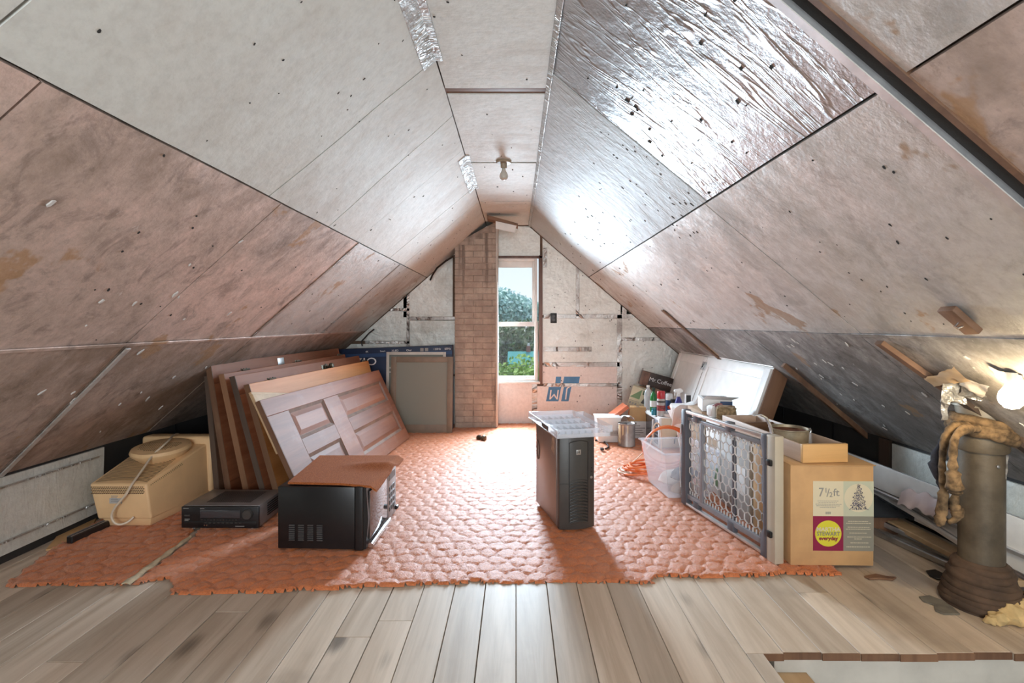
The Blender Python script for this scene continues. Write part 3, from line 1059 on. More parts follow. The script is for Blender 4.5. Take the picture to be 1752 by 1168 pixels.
def rug_height(X, Y):
    """puffy rounded cells, in staggered rows, jittered"""
    best = np.full(X.shape, 9.0)
    second = np.full(X.shape, 9.0)
    ry = HEXC * 0.88
    j0 = np.floor(Y / ry)
    for dj in (-1, 0, 1, 2):
        j = j0 + dj
        sh = np.where(np.mod(j, 2) == 0, 0.0, HEXC / 2)
        i0 = np.floor((X - sh) / HEXC)
        for di in (-1, 0, 1, 2):
            i = i0 + di
            h1 = np.modf(np.abs(np.sin(i * 12.9898 + j * 78.233) * 43758.5453))[0] - .5
            h2 = np.modf(np.abs(np.sin(i * 39.346 + j * 11.135) * 24634.6345))[0] - .5
            cx = i * HEXC + sh + h1 * .040
            cy = j * ry + h2 * .040
            d = np.hypot(X - cx, (Y - cy))
            second = np.where(d < best, best, np.minimum(second, d))
            best = np.minimum(best, d)
    e = np.clip((second - best) / 0.018, 0, 1)
    return e * e * (3 - 2 * e) * (0.7 + 0.3 * np.clip(1 - best / 0.06, 0, 1))


def poly_mask(X, Y, poly):
    inside = np.zeros(X.shape, bool)
    n = len(poly)
    for i in range(n):
        x1, y1 = poly[i]
        x2, y2 = poly[(i + 1) % n]
        c = ((y1 > Y) != (y2 > Y)) & (X < (x2 - x1) * (Y - y1) / (y2 - y1 + 1e-12) + x1)
        inside ^= c
    return inside


def rug_patch(name, poly, x0, x1, y0, y1, step, label, seed, lift=0.0):
    rs = np.random.RandomState(seed)
    nx, ny = int((x1 - x0) / step) + 1, int((y1 - y0) / step) + 1
    X, Y = np.meshgrid(x0 + np.arange(nx) * step, y0 + np.arange(ny) * step)
    H = rug_height(X, Y)
    Z = lift + 0.006 + H * 0.0085 + rs.uniform(-.0022, .0022, X.shape)
    Z += 0.004 * np.sin(X * 3.1 + 1) * np.sin(Y * 2.3)
    Xj = X + rs.uniform(-.0022, .0022, X.shape)
    Yj = Y + rs.uniform(-.0022, .0022, X.shape)
    ragx = X + 0.006 * np.sin(Y * 61) + 0.004 * np.sin(Y * 143)
    ragy = Y + 0.004 * np.sin(X * 23 + 1.1) + 0.003 * np.sin(X * 71) + 0.003 * np.sin(X * 163)
    inside = poly_mask(ragx, ragy, poly)
    # tuck the rim down to the boards
    rim = inside & ~(np.roll(inside, 1, 0) & np.roll(inside, -1, 0) & np.roll(inside, 1, 1) & np.roll(inside, -1, 1))
    Z = np.where(rim, lift + 0.001, Z)
    q = inside[:-1, :-1] & inside[1:, :-1] & inside[:-1, 1:] & inside[1:, 1:]
    idx = np.arange(nx * ny).reshape(ny, nx)
    jj, ii = np.nonzero(q)
    faces = np.stack([idx[jj, ii], idx[jj, ii + 1], idx[jj + 1, ii + 1], idx[jj + 1, ii]], 1)
    used = np.unique(faces)
    remap = np.zeros(nx * ny, np.int64)
    remap[used] = np.arange(len(used))
    faces = remap[faces].astype(np.int32)
    co = np.stack([Xj.ravel()[used], Yj.ravel()[used], Z.ravel()[used]], 1).astype(np.float32)
    me = bpy.data.meshes.new(name)
    me.vertices.add(len(co))
    me.vertices.foreach_set('co', co.ravel())
    nf = len(faces)
    me.loops.add(nf * 4)
    me.loops.foreach_set('vertex_index', faces.ravel())
    me.polygons.add(nf)
    me.polygons.foreach_set('loop_start', np.arange(nf, dtype=np.int32) * 4)
    me.materials.append(M_RUG)
    me.update(calc_edges=True)
    me.shade_smooth()
    o = bpy.data.objects.new(name, me)
    COL.objects.link(o)
    tag(o, label, 'rug')
    return o


def xy(px, py):
    v = F(px, py)
    return (v.x, v.y)


main_poly = [xy(218, 1003), xy(290, 991), xy(290, 1020), xy(480, 1015), xy(640, 1006), xy(800, 999), xy(815, 995), xy(830, 1000),
             xy(1000, 998), xy(1120, 1000), xy(1124, 989), xy(1240, 990), xy(1330, 985), (1.30, 2.42), (1.45, 3.2), (1.75, 4.0), (1.75, 5.86), (-2.0, 5.86),
             (-2.1, 3.6), xy(331, 921)]
rug_patch('carpet', main_poly, -2.15, 1.8, 2.1, 5.87, 0.0095,
          'large orange carpet with puffy rounded cells covering the middle of the attic floor', 3)
left_poly = [xy(0, 1006), xy(110, 1003), xy(212, 1003), xy(324, 923), (-2.13, 3.6), (-2.40, 3.6), xy(165, 893), xy(95, 935)]
rug_patch('carpet', left_poly, -2.42, -1.3, 2.1, 3.62, 0.0095,
          'smaller orange carpet piece at the left edge beside the foil knee wall', 5)
strip_poly = [xy(1326, 984), xy(1445, 986), (1.50, 2.50), (1.33, 2.60)]
rug_patch('carpet', strip_poly, 1.2, 1.6, 2.3, 2.65, 0.0075,
          'narrow orange carpet strip sticking out under the tree carton', 8)
tp = MB()
a, b = F(215, 1004), F(326, 922)
d = (b - a)
nrm = Vector((-d.y, d.x, 0)).normalized()
tp.grid(lambda u, v: a + d * u + nrm * ((v - .5) * (.036 * (1 - .45 * u) + .006 * math.sin(u * 23))) + Vector((0, 0, .016 + .006 * math.sin(v * PI) + .002 * math.sin(u * 31))),
        24, 4, .006, (0, 0, -1))
o = tp.build('seam_tape', plain('backing_tape', (.52, .42, .28), .8, var=.25, scale=30, bump=.3))
tag(o, 'pale strip of carpet backing tape running between the two orange carpets', 'tape')

# ------------------------------------------------------------------ old panel doors leaning under the left slope
ZG = 0.012   # walking surface of the carpet


def panel_door(label, loc, yaw, lean, L, W, T, mat, edge, cols, s=0.11, mid=True, hinges=(), plate=None, knob=None):
    """a door on its long edge: local x runs along its length, z across it, y into its thickness"""
    t = thing('panel_door', label, 'door', (loc[0], loc[1], ZG + T * math.sin(lean)), (-lean, 0, yaw), 'old wooden doors leaning under the left slope')
    st = s * W / .75
    for z0, z1 in ((0, st), (W - st, W)):
        MB().box(0.004, L, 0, T, z0, z1).build('stile', mat, t, bevel=.002, seg=1)
    for a, b in cols['rails']:
        MB().box(max(a * L, .004), b * L, 0, T, st + .0005, W - st - .0005).build('rail', mat, t, bevel=.002, seg=1)
    rows = [(st, W - st)]
    if mid:
        mh = .055
        rows = [(st, W / 2 - mh), (W / 2 + mh, W - st)]
    for a, b in cols['panels']:
        a *= L
        b *= L
        if mid:
            MB().box(a, b, 0, T, W / 2 - mh, W / 2 + mh).build('mullion', mat, t, bevel=.002, seg=1)
        for z0, z1 in rows:
            # moulding: a sloped ring; panel: a raised field
            m = MB()
            o_, i_ = [(a, z0), (b, z0), (b, z1), (a, z1)], [(a + .022, z0 + .022), (b - .022, z0 + .022), (b - .022, z1 - .022), (a + .022, z1 - .022)]
            for yy0, yy1 in ((.002, .012),):
                vs = [(p[0], yy0, p[1]) for p in o_] + [(p[0], yy1, p[1]) for p in i_]
                m.add(vs, [(k, (k + 1) % 4, 4 + (k + 1) % 4, 4 + k) for k in range(4)])
            m.build('moulding', edge, t, smooth=False)
            m = MB()
            f0, f1 = .024, .055
            q0 = [(a + f0, z0 + f0), (b - f0, z0 + f0), (b - f0, z1 - f0), (a + f0, z1 - f0)]
            q1 = [(a + f1, z0 + f1), (b - f1, z0 + f1), (b - f1, z1 - f1), (a + f1, z1 - f1)]
            m.box(a, b, .014, .024, z0, z1)
            vs = [(p[0], .0135, p[1]) for p in q0] + [(p[0], .006, p[1]) for p in q1]
            m.add(vs, [(k, (k + 1) % 4, 4 + (k + 1) % 4, 4 + k) for k in range(4)] + [(4, 5, 6, 7)])
            m.build('door_panel', mat, t, smooth=False)
    MB().box(0, .0035, 0, T, 0, W).build('end_grain', edge, t)
    for h in hinges:
        hb = MB()
        hb.box(h * L - .04, h * L + .04, T * .35, T, W, W + .004)
        hb.tube([(h * L - .04, -.002, W + .004), (h * L + .04, -.002, W + .004)], .006, 8)
        for dx in (-.03, 0, .03):
            hb.tube([(h * L + dx, T * .3, W + .002), (h * L + dx, T * .3, W + .016)], .005, 6)
        hb.build('hinge', M_BRONZE, t)
    if plate:
        MB().box(plate * L - .05, plate * L + .05, -.004, .002, W - .075, W - .02).build('latch_plate', M_STEEL, t, bevel=.002)
    if knob:
        m = MB()
        m.M = Matrix.Translation((knob * L, 0, W - .055)) @ Matrix.Rotation(PI / 2, 4, 'X')
        m.lathe([(.032, 0), (.030, .006), (.011, .010), (.011, .030), (.026, .038), (.028, .050), (.018, .062), (.001, .064)], 16)
        m.build('door_knob', M_BRONZE, t)
        MB().box(knob * L - .09, knob * L + .03, -.003, .001, W - .078, W - .03).build('knob_plate', M_BRONZE, t, bevel=.001)
    return t


COLS4 = dict(rails=((0, .12), (.36, .48), (.95, 1)), panels=((.12, .36), (.48, .95)))
COLS2 = dict(rails=((0, .07), (.50, .57), (.94, 1)), panels=((.07, .50), (.57, .94)))
panel_door('front panel door of the leaning stack, greyish brown with four raised panels showing',
           (-1.22, 3.05), 1.485, .445, 2.03, .735, .033, M_DOOR, M_EDGE_BR, COLS4)
panel_door('bright orange-brown door directly behind the front panel door, its panels half showing',
           (-1.412, 3.125), 1.487, .285, 1.97, .79, .036, M_DOOR_O, M_EDGE_TAN, COLS2, hinges=(.13, .96))
panel_door('reddish door in the stack with a dark round knob on its top stile',
           (-1.52, 3.17), 1.490, .275, 2.0, .835, .036, M_DOOR_B, M_EDGE_DK, COLS2, knob=.62)
panel_door('leaning reddish door with three dark hinges along its top edge',
           (-1.65, 3.21), 1.525, .215, 2.0, .835, .036, M_DOOR_B, M_EDGE_TAN, COLS2, hinges=(.12, .50, .94))
panel_door('rear tall reddish door touching the slope, with a grey latch plate on top',
           (-1.795, 3.26), 1.515, .165, 2.03, .888, .038, M_DOOR_B, M_EDGE_BR, COLS2, plate=.42)
panel_door('dark-edged door at the very back of the leaning stack against the slope',
           (-1.905, 3.31), 1.535, .090, 1.9, .80, .034, M_EDGE_BR, M_EDGE_DK, COLS2)
# pale offcut boards wedged between the two front doors
for i, lab in enumerate(('pale raw board wedged behind the front panel door, nearer of two', 'pale raw board wedged behind the front panel door, farther of two')):
    t = thing('wedged_board', lab, 'board', (-1.22 + .004, 3.05, ZG + .016), (-.445, 0, 1.485))
    y0 = .037 + i * .022
    q0, q1, zt0 = .012 + i * .03, 1.95, .79 + i * .02
    MB().hexa([(q0, y0, .40), (q1, y0, .20), (q1, y0 + .018, .20), (q0, y0 + .018, .40)], [(q0, y0, zt0), (q1, y0, .50), (q1, y0 + .018, .50), (q0, y0 + .018, zt0)]).build('board', M_PINE, t, bevel=.002, seg=1)
    MB().box(.30, .34, y0, y0 + .016, .0, .40).build('cleat', M_PINE, t, bevel=.002, seg=1)

# ------------------------------------------------------------------ blue television carton and two framed screens by the chimney
t = thing('television_carton', 'large flat navy blue television carton standing against the far wall left of the chimney', 'box', (0, 0, 0))
x0, x1, y0, y1 = -2.0, -.682, 5.47, 5.615
m = MB().hexa([(x0, y0, ZG), (x1, y0, ZG), (x1, y1, ZG), (x0, y1, ZG)], [(x0, y0 + .01, .868), (x1, y0 + .01, .918), (x1, y1, .918), (x0, y1, .868)])
m.build('carton_body', M_NAVY, t, bevel=.004)
MB().hexa([(x0, y0 + .004, .775), (x1, y0 + .004, .822), (x1, y0 + .008, .822), (x0, y0 + .008, .775)],
          [(x0, y0 + .0045, .812), (x1, y0 + .0045, .860), (x1, y0 + .009, .860), (x0, y0 + .009, .812)]).build('printed_band', M_NAVY_LT, t, smooth=False)
sl = (.05 / 1.318)
MT = lambda px, z: TM((px, y0 + .002, z), (1, 0, sl), (0, .01, 1))
text('VIZIO', .115, M_PRINT_WHITE, t, MT(-1.665, .735), sx=1.25)
for px, s, sz in ((628, '4K', .03), (655, 'Smart', .026), (676, 'XLED', .034), (700, 'Clear', .03), (748, '120Hz', .034), (766, '60Hz', .034)):
    X = (px - CX) / FPX * 5.48
    text(s, sz * .9, M_PRINT_WHITE, t, TM((X, y0 + .0045, .868 + (X + 2.0) * sl - .036), (1, 0, sl), (0, .01, 1)))
for px in (722, 730):
    X = (px - CX) / FPX * 5.48
    zz = .868 + (X + 2.0) * sl - .036
    MB().box(X - .018, X + .018, y0 + .0035, y0 + .0065, zz - .017, zz + .017).build('printed_icon', M_PRINT_GREY, t)


def framed(label, name, x0, x1, yb, yt, h, w, wb, mat, fill, fillname, cross=False):
    lean = math.atan2(yt - yb, h)
    t = thing(name, label, 'screen', (x0, yb, ZG), (-lean, 0, 0))
    W = x1 - x0
    MB().box(0, w, 0, .022, 0, h).build('stile', mat, t, bevel=.002)
    MB().box(W - w, W, 0, .022, 0, h).build('stile', mat, t, bevel=.002)
    MB().box(w, W - w, 0, .022, 0, wb).build('rail', mat, t, bevel=.002)
    MB().box(w, W - w, 0, .022, h - w, h).build('rail', mat, t, bevel=.002)
    MB().box(w - .004, W - w + .004, .010, .013, wb - .004, h - w + .004).build(fillname, fill, t, smooth=False)
    if cross:
        for z in (h * .735, h * .79):
            MB().box(w, W - w, -.004, .010, z, z + .016).build('glazing_bar', mat, t, bevel=.002)
    return t


framed('pale-framed storm sash standing just behind the taupe screen', 'storm_sash', -1.375, -.745, 5.425, 5.452, .835, .03, .05,
       M_SCREEN_WHITE, M_SCREEN, 'screen_mesh', True)
framed('taupe-framed window screen with grey mesh leaning on the blue carton', 'window_screen', -1.315, -.665, 5.345, 5.412, .79, .058, .085,
       M_TAUPE, M_SCREEN, 'screen_mesh')

# loose dark doorknob on the carpet
t = thing('loose_doorknob', 'dark round doorknob lying loose on the carpet near the chimney', 'doorknob', F(823, 749, .03))
m = MB()
m.M = Matrix.Rotation(PI / 2, 4, 'Y') @ Matrix.Rotation(.6, 4, 'X')
m.lathe([(.001, -.05), (.020, -.045), (.028, -.03), (.026, -.014), (.012, -.006), (.012, .012), (.028, .018), (.033, .034), (.027, .05), (.001, .056)], 20)
m.build('knob', M_BRONZE, t)

# ------------------------------------------------------------------ beige monitor, upside down
t = thing('computer_monitor', 'beige tube monitor lying upside down beside the left knee wall', 'monitor', (0, 0, ZG))
ry, fy = 2.87, 3.36
A = [(-2.335, ry, .045), (-2.035, ry, .045), (-2.005, fy, .03), (-2.425, fy, .03)]
Bq = [(-2.375, ry - .01, .245), (-2.055, ry - .01, .245), (-2.02, fy, .355), (-2.41, fy, .355)]
MB().hexa(A, Bq).build('housing', M_BEIGE, t, bevel=.012, seg=3)
MB().box(-2.445, -1.985, fy - .005, fy + .10, 0.002, .40).build('bezel', M_BEIGE, t, bevel=.018, seg=3)
MB().box(-2.40, -2.03, fy + .094, fy + .104, .05, .35).build('screen_glass', M_DKGLASS, t, bevel=.004)
MB().hexa([(-2.30, ry + .02, 0), (-2.055, ry + .02, 0), (-2.0, fy, 0), (-2.40, fy, 0)], [(-2.315, ry + .005, .05), (-2.04, ry + .005, .05), (-2.0, fy, .05), (-2.41, fy, .05)]).build('plinth', M_BEIGE, t, bevel=.008)
# swivel foot on top, sunk into the sloping face
m = MB()
m.M = Matrix.Translation((-2.205, 3.20, .325)) @ Matrix.Rotation(math.radians(6), 4, 'X')
m.lathe([(.10, -.05), (.125, -.01), (.158, .020), (.163, .035), (.155, .052), (.12, .060), (.001, .062)], 40)
m.build('swivel_foot', M_BEIGE, t)
dots = MB()
Mf = m.M
for i in range(-8, 9):
    for j in range(-8, 4):
        x, y = i * .0135, j * .0135
        if x * x + y * y < .115 ** 2:
            p = Mf @ Vector((x, y, .0615))
            dots.box(p.x - .0028, p.x + .0028, p.y - .0028, p.y + .0028, p.z - .002, p.z + .0006)
# vent rows: rear face, right side, slits on the sloping top
for r in range(5):
    for i in range(25):
        x = -2.36 + i * .0118 + (r % 2) * .0059
        z = .228 - r * .009
        dots.box(x - .0034, x + .0034, ry - .0125, ry - .006, z - .0022, z + .0022)
for r in range(5):
    for i in range(20):
        y = ry + .02 + i * .0125 + (r % 2) * .006
        zt = .245 + (y - ry) / (fy - ry) * .11
        x = -2.055 + (y - ry) / (fy - ry) * .035
        z = zt - .018 - r * .0085
        dots.box(x - .003, x + .003, y - .0036, y + .0036, z - .002, z + .002)
dots.build('vent_holes', M_BEIGE_DK, t, smooth=False, kind='stuff')
sl_ = MB()
for i in range(22):
    y = ry + .012 + i * .0125
    zt = .245 + (y - ry + .01) / (fy - ry + .01) * .11
    w0 = -2.372 + (y - ry) * -.07
    pts = [Vector((w0 + .018 + k / 10 * .29, y + .022 * (1 - ((k - 5) / 5) ** 2), zt + .022 * (1 - ((k - 5) / 5) ** 2) * .22 + .0005)) for k in range(11)]
    sl_.tube(pts, .0022, 4)
sl_.build('vent_slits', M_BEIGE_DK, t, smooth=False, kind='stuff')
MB().box(-2.265, -2.195, ry - .006, ry - .001, .135, .185).build('rating_label', M_GREYBOX, t)
MB().box(-2.285, -2.075, ry - .0015, ry + .002, .095, .100).build('connector_recess', M_BEIGE_DK, t)
lb = MB()
for z in (.145, .155, .165, .175):
    lb.box(-2.255, -2.255 + rnd.uniform(.03, .05), ry - .0068, ry - .0055, z, z + .004)
lb.build('label_print', M_PRINT_GREY, t)
cp = [P(229, 884, 2.86), P(218, 893, 2.84), P(205, 897, 2.82), P(195, 893, 2.81), P(191, 882, 2.81), P(196, 869, 2.81), P(206, 857, 2.815), P(216, 845, 2.82), P(226, 828, 2.85),
      P(236, 814, 2.90), P(248, 797, 2.97), P(262, 778, 3.06), P(277, 764, 3.11), P(288, 754, 3.18), P(296, 745, 3.30), P(304, 742, 3.42), P(308, 745, 3.50)]
cp = [p - Vector((0, 0, ZG)) for p in cp]
# smooth the cord
def smooth_path(p, n=4):
    p = [Vector(q) for q in p]
    out = []
    for i in range(len(p) - 1):
        a, b, c, d = p[max(i - 1, 0)], p[i], p[i + 1], p[min(i + 2, len(p) - 1)]
        for k in range(n):
            s = k / n
            out.append(0.5 * ((2 * b) + (c - a) * s + (2 * a - 5 * b + 4 * c - d) * s * s + (3 * b - a - 3 * c + d) * s ** 3))
    out.append(p[-1])
    return out


MB().tube(smooth_path(cp), .0062, 8).build('cord', M_CORD, t)

# ------------------------------------------------------------------ stereo receiver
t = thing('stereo_receiver', 'black stereo receiver with grey vented top between monitor and microwave', 'receiver', (-1.843, 2.835, ZG), -.01)
W, D, H = .427, .285, .132
MB().box(.002, W - .002, .012, D, .014, H).build('case', M_GREYMETAL, t, bevel=.003)
MB().box(0, W, -.004, .014, .012, H - .002).build('front_panel', M_BLACK, t, bevel=.004)
MB().box(.105, .325, -.007, -.002, .068, .112).build('display_window', M_DKGLASS, t, bevel=.002)
MB().box(.012, W - .012, -.006, -.002, .018, .050).build('lower_flap', M_BLACK_SAT, t, bevel=.002)
m = MB()
m.M = Matrix.Translation((.372, -.004, .092)) @ Matrix.Rotation(PI / 2, 4, 'X')
m.lathe([(.028, 0), (.027, .018), (.024, .022), (.001, .0225)], 24)
m.build('volume_knob', M_CHARCOAL, t)
b = MB()
for i in range(12):
    b.box(.11 + i * .017, .122 + i * .017, -.0075, -.003, .056, .060)
for i in range(9):
    b.box(.13 + i * .024, .143 + i * .024, -.0085, -.004, .040, .044)
b.box(.02, .05, -.008, -.003, .078, .086)
b.build('buttons', M_CHARCOAL, t)
for x in (.132, .144):
    m = MB()
    m.M = Matrix.Translation((x, -.0075, .030)) @ Matrix.Rotation(PI / 2, 4, 'X')
    m.lathe([(.0042, 0), (.0042, .003), (.001, .0032)], 10)
    m.build('jack', M_CHROME, t)
pr = MB()
for x, z, w in ((.012, .119, .030), (.105, .118, .024), (.02, .060, .028), (.30, .022, .05), (.02, .053, .02)):
    pr.box(x, x + w, -.0062, -.0035, z, z + .003)
pr.build('printing', M_PRINT_GREY, t)
v = MB()
for i in range(24):
    v.box(.10 + i * .0105, .1055 + i * .0105, .06, .25, H - .004, H + .0008)
v.build('top_vents', M_BLACK, t, smooth=False)
v = MB()
for i in range(6):
    v.box(W - .004, W + .0004, .10, .27, .045 + i * .013, .051 + i * .013)
v.build('side_vents', M_BLACK, t, smooth=False)
for x in (.05, W - .05):
    for y in (.03, D - .04):
        MB().lathe([(.018, 0), (.018, .015)], 14, (x, y, 0)).build('foot', M_CHROME if y < .1 else M_BLACK, t)

# ------------------------------------------------------------------ microwave with a carpet mat on it
t = thing('microwave_oven', 'black microwave oven turned sideways on the carpet with a rust mat on top', 'microwave', (-1.193, 2.575, ZG), -.035)
W, D, H = .444, .535, .322
MB().box(0, W - .055, 0, D, .012, H).build('case', M_BLACK_SAT, t, bevel=.004)
MB().box(W - .054, W - .012, -.002, D + .002, .006, H + .002).build('front_bezel', M_BLACK, t, bevel=.006, seg=3)
MB().prism([(-.0, .01), (.016, .014), (.026, H * .5), (.016, H - .006), (0, H)], .004, .36, 'y').build('door', M_BLACK, t, smooth=True).location = (W - .014, 0, 0)
MB().box(W + .006, W + .0125, .035, .335, .05, H - .03).build('door_glass', M_MIRRORGLASS, t, bevel=.002)
MB().tube([(W + .022, .012, .030), (W + .022, .345, .030)], .013, 12).build('door_handle', M_CHROME, t)
MB().box(W - .012, W + .008, .365, D - .002, .012, H - .004).build('control_panel', M_GREYMETAL, t, bevel=.003)
b = MB()
for i in range(4):
    for j in range(3):
        b.box(W + .007, W + .011, .39 + j * .040, .42 + j * .040, .06 + i * .038, .083 + i * .038)
b.box(W + .007, W + .010, .385, .51, .235, .275)
b.build('buttons', M_CHARCOAL, t)
MB().tube([(W + .014, .51, .04), (W + .014, .535, .04)], .012, 10).build('release_button', M_BLACK, t)
v = MB()
for c_ in range(4):
    for r in range(8):
        x = .058 + c_ * .047
        z = .052 + r * .0105
        v.hexa([(x, -.0015, z), (x + .028, -.0015, z), (x + .028, .002, z), (x, .002, z)], [(x, -.0075, z + .005), (x + .028, -.0075, z + .005), (x + .028, .002, z + .0065), (x, .002, z + .0065)])
v.build('side_louvres', M_GREYMETAL, t, smooth=False)  # grey on a black case: caught light is painted into the louvres
for x in (.04, W - .06):
    for y in (.04, D - .05):
        MB().lathe([(.015, 0), (.015, .013)], 12, (x, y, 0)).build('foot', M_BLACK, t)
zt = ZG + H + .004


def matf(u, v):
    x = -1.150 + u * (.455 + .012 * v) - .04 * v * (1 - u)
    y = 2.592 + v * .525 - .03 * u * (1 - v)
    z = zt + .006 * math.sin(u * 6) * v * (1 - v)
    z += .024 * math.exp(-((v - .50 - .12 * u) / .10) ** 2) * min(1, max(0, (u - .35) / .4))
    if u > .93:
        z -= (u - .93) * .28 * (1 - .6 * math.exp(-((v - .4) / .2) ** 2))
    z -= max(0, u - .6) * .03 * (1 - v)
    return Vector((x, y, z + .002))


o = MB().grid(matf, 44, 40, .011, (0, 0, 1)).build('carpet_mat', M_MAT)
tag(o, 'rust brown carpet mat draped over the black microwave', 'mat')

# ------------------------------------------------------------------ computer tower and the clear tray on it
t = thing('computer_tower', 'dark grey computer tower standing alone mid-carpet with a clear tray on top', 'computer', (.235, 2.796, ZG), .245)
W, D, H = .212, .447, .525
MB().box(0, W, .035, D, .02, H).build('case', M_GREYMETAL, t, bevel=.003)
bz = [(0, .036), (.004, .012), (.05, -.004), (W / 2, -.012), (W - .05, -.004), (W - .004, .012), (W, .036)]
MB().prism(bz, .012, H + .004).build('bezel', M_CHARCOAL, t, bevel=.003)


def bzy(x):
    for (xa, ya), (xb, yb) in zip(bz, bz[1:]):
        if xa <= x <= xb:
            return ya + (yb - ya) * (x - xa) / (xb - xa)
    return 0


gr = MB()
gp = [(.055, .05), (.055, .485)] + [(.055 + (.165 - .055) * k / 8, .485 + .012 * (1 - ((k - 4) / 4) ** 2)) for k in range(9)] + [(.165, .05)]
gr.tube([(x, bzy(x) - .0005, z) for x, z in gp], .0022, 6)
gr.tube([(.004, .010, .262), (.055, bzy(.055) - .0005, .262)], .0014, 5)
gr.tube([(.055 + .11 * k / 10, bzy(.055 + .11 * k / 10) - .0005, .272 + .012 * (1 - ((k - 5) / 5) ** 2)) for k in range(11)], .002, 5)
gr.build('door_groove', M_BLACK, t)
lv = MB()
for i in range(13):
    z = .045 + i * .0172
    pts = [Vector((.060 + .10 * k / 10, bzy(.06 + .10 * k / 10) - .001, z + .011 * (1 - ((k - 5) / 5) ** 2))) for k in range(11)]
    lv.tube(pts, .0040, 6)
lv.build('front_louvre', M_CHARCOAL, t)
lv = MB()
for i in range(13):
    z = .0535 + i * .0172
    lv.tube([Vector((.060 + .10 * k / 10, bzy(.06 + .10 * k / 10) - .0002, z + .011 * (1 - ((k - 5) / 5) ** 2))) for k in range(11)], .0026, 5)
lv.build('louvre_gaps', M_BLACK, t)
MB().box(.094, .120, -.0135, -.010, .420, .448).build('badge', M_STEEL, t, bevel=.001)
text('H', .022, M_BLACK, t, TM((.107, -.0142, .434), (1, 0, 0), (0, 0, 1)))
m = MB()
m.M = Matrix.Translation((.187, bzy(.187), .288)) @ Matrix.Rotation(PI / 2, 4, 'X')
m.lathe([(.0075, -.004), (.0075, .003), (.001, .0035)], 14)
m.build('power_button', M_STEEL, t)
m = MB()
for z in (.318, .338):
    m.box(.185, .190, bzy(.187) - .002, bzy(.187) + .004, z, z + .005)
m.build('indicator', M_BLACK, t)
MB().box(-.004, 0, .045, D - .01, .03, H - .008).build('side_panel', plain('brown_grey_side', (.27, .215, .19), .33, .5, var=.1, scale=4), t, bevel=.002)
m = MB()
m.M = Matrix.Translation((-.005, .395, .36)) @ Matrix.Diagonal((1, .55, 1, 1)) @ Matrix.Rotation(-PI / 2, 4, 'Y')
m.lathe([(.062, 0), (.058, .0015), (.05, .0002), (.001, .0002)], 24)
m.build('hand_recess', M_BLACK, t)
MB().hexa([(-.0052, .075, .405), (-.0052, .125, .425), (-.004, .125, .425), (-.004, .075, .405)], [(-.0052, .072, .500), (-.0052, .115, .505), (-.004, .115, .505), (-.004, .072, .500)]).build('torn_sticker', plain('sticker_tan', (.40, .27, .20), .6, var=.3, scale=40), t)
for x in (.03, W - .03):
    for y in (.06, D - .05):
        MB().lathe([(.014, 0), (.014, .02)], 12, (x, y, 0)).build('foot', M_BLACK, t)

tz = ZG + H + .006
t = thing('clear_tray', 'clear plastic refrigerator tray resting on top of the computer tower', 'tray', (.215, 2.70, tz), .22)
TW, TD = .30, .62
MB().box(0, TW, 0, TD, 0, .005).build('tray_base', M_CLEAR, t, bevel=.0015)
for a in ((0, .005, 0, TD, .004, .040), (TW - .005, TW, 0, TD, .004, .040), (.005, TW - .005, 0, .005, .004, .022), (.005, TW - .005, TD - .005, TD, .004, .040)):
    MB().box(*a).build('tray_wall', M_CLEAR, t, bevel=.001)
rb = MB()
for i in range(7):
    rb.box(.03 + i * .038, .034 + i * .038, .05, TD - .05, .004, .022)
for i in range(4):
    rb.box(.03, TW - .03, .08 + i * .15, .085 + i * .15, .004, .030)
rb.build('ribs', M_CLEAR, t)
rb = MB()
for i in range(12):
    rb.box(TW + .002, TW + .045, .10 + i * .04, .104 + i * .04, .006, .012)
rb.box(TW - .002, TW + .05, .09, .095, .004, .040)
rb.box(TW + .045, TW + .05, .09, .56, .004, .040)
rb.box(TW - .002, TW + .05, .555, .56, .004, .040)
rb.build('side_basket', M_CLEAR, t)
MB().box(-.002, 0, .16, .30, .008, .034).build('label_strip', M_CHARCOAL, t)

# black power cable with its plug end on the carpet
pts = [F(1018, 757), F(1030, 758), F(1038, 763), F(1041, 769), F(1036, 772)]
t = MB().tube(smooth_path([p + Vector((0, 0, .024)) for p in pts]), .008, 8).build('power_cable', M_BLACK)
tag(t, 'short black power cable curling on the carpet behind the computer tower', 'cable')
t = thing('cable_plug', 'small black plug lying on the carpet by the paint can', 'plug', F(1030, 774) + Vector((0, 0, .022)))
MB().box(-.016, .016, -.02, .02, 0, .02).build('plug_body', M_BLACK, t, bevel=.004)
MB().box(-.008, -.005, .02, .036, .006, .014).build('prong', M_CHROME, t)
MB().box(.005, .008, .02, .036, .006, .014).build('prong', M_CHROME, t)

# ------------------------------------------------------------------ white cabinet leaning under the right slope
lean = math.radians(19.5)
t = thing('painted_cabinet', 'long white painted cabinet with brown side leaning under the right slope', 'cabinet', (1.526, 5.68, ZG + .043), (-lean, 0, -PI / 2))
L, W, T = 2.05, .835, .127
MB().box(0, L, .018, T, 0, W).build('carcass', M_WHITE_PAINT, t, bevel=.002)
MB().box(L, L + .012, .016, T, 0, W).build('side_board', M_CAB_SIDE, t, bevel=.002)
MB().box(-.004, L + .012, .0, T, W, W + .012).build('top_edge', M_WHITE_PAINT, t, bevel=.002)
dx = .83


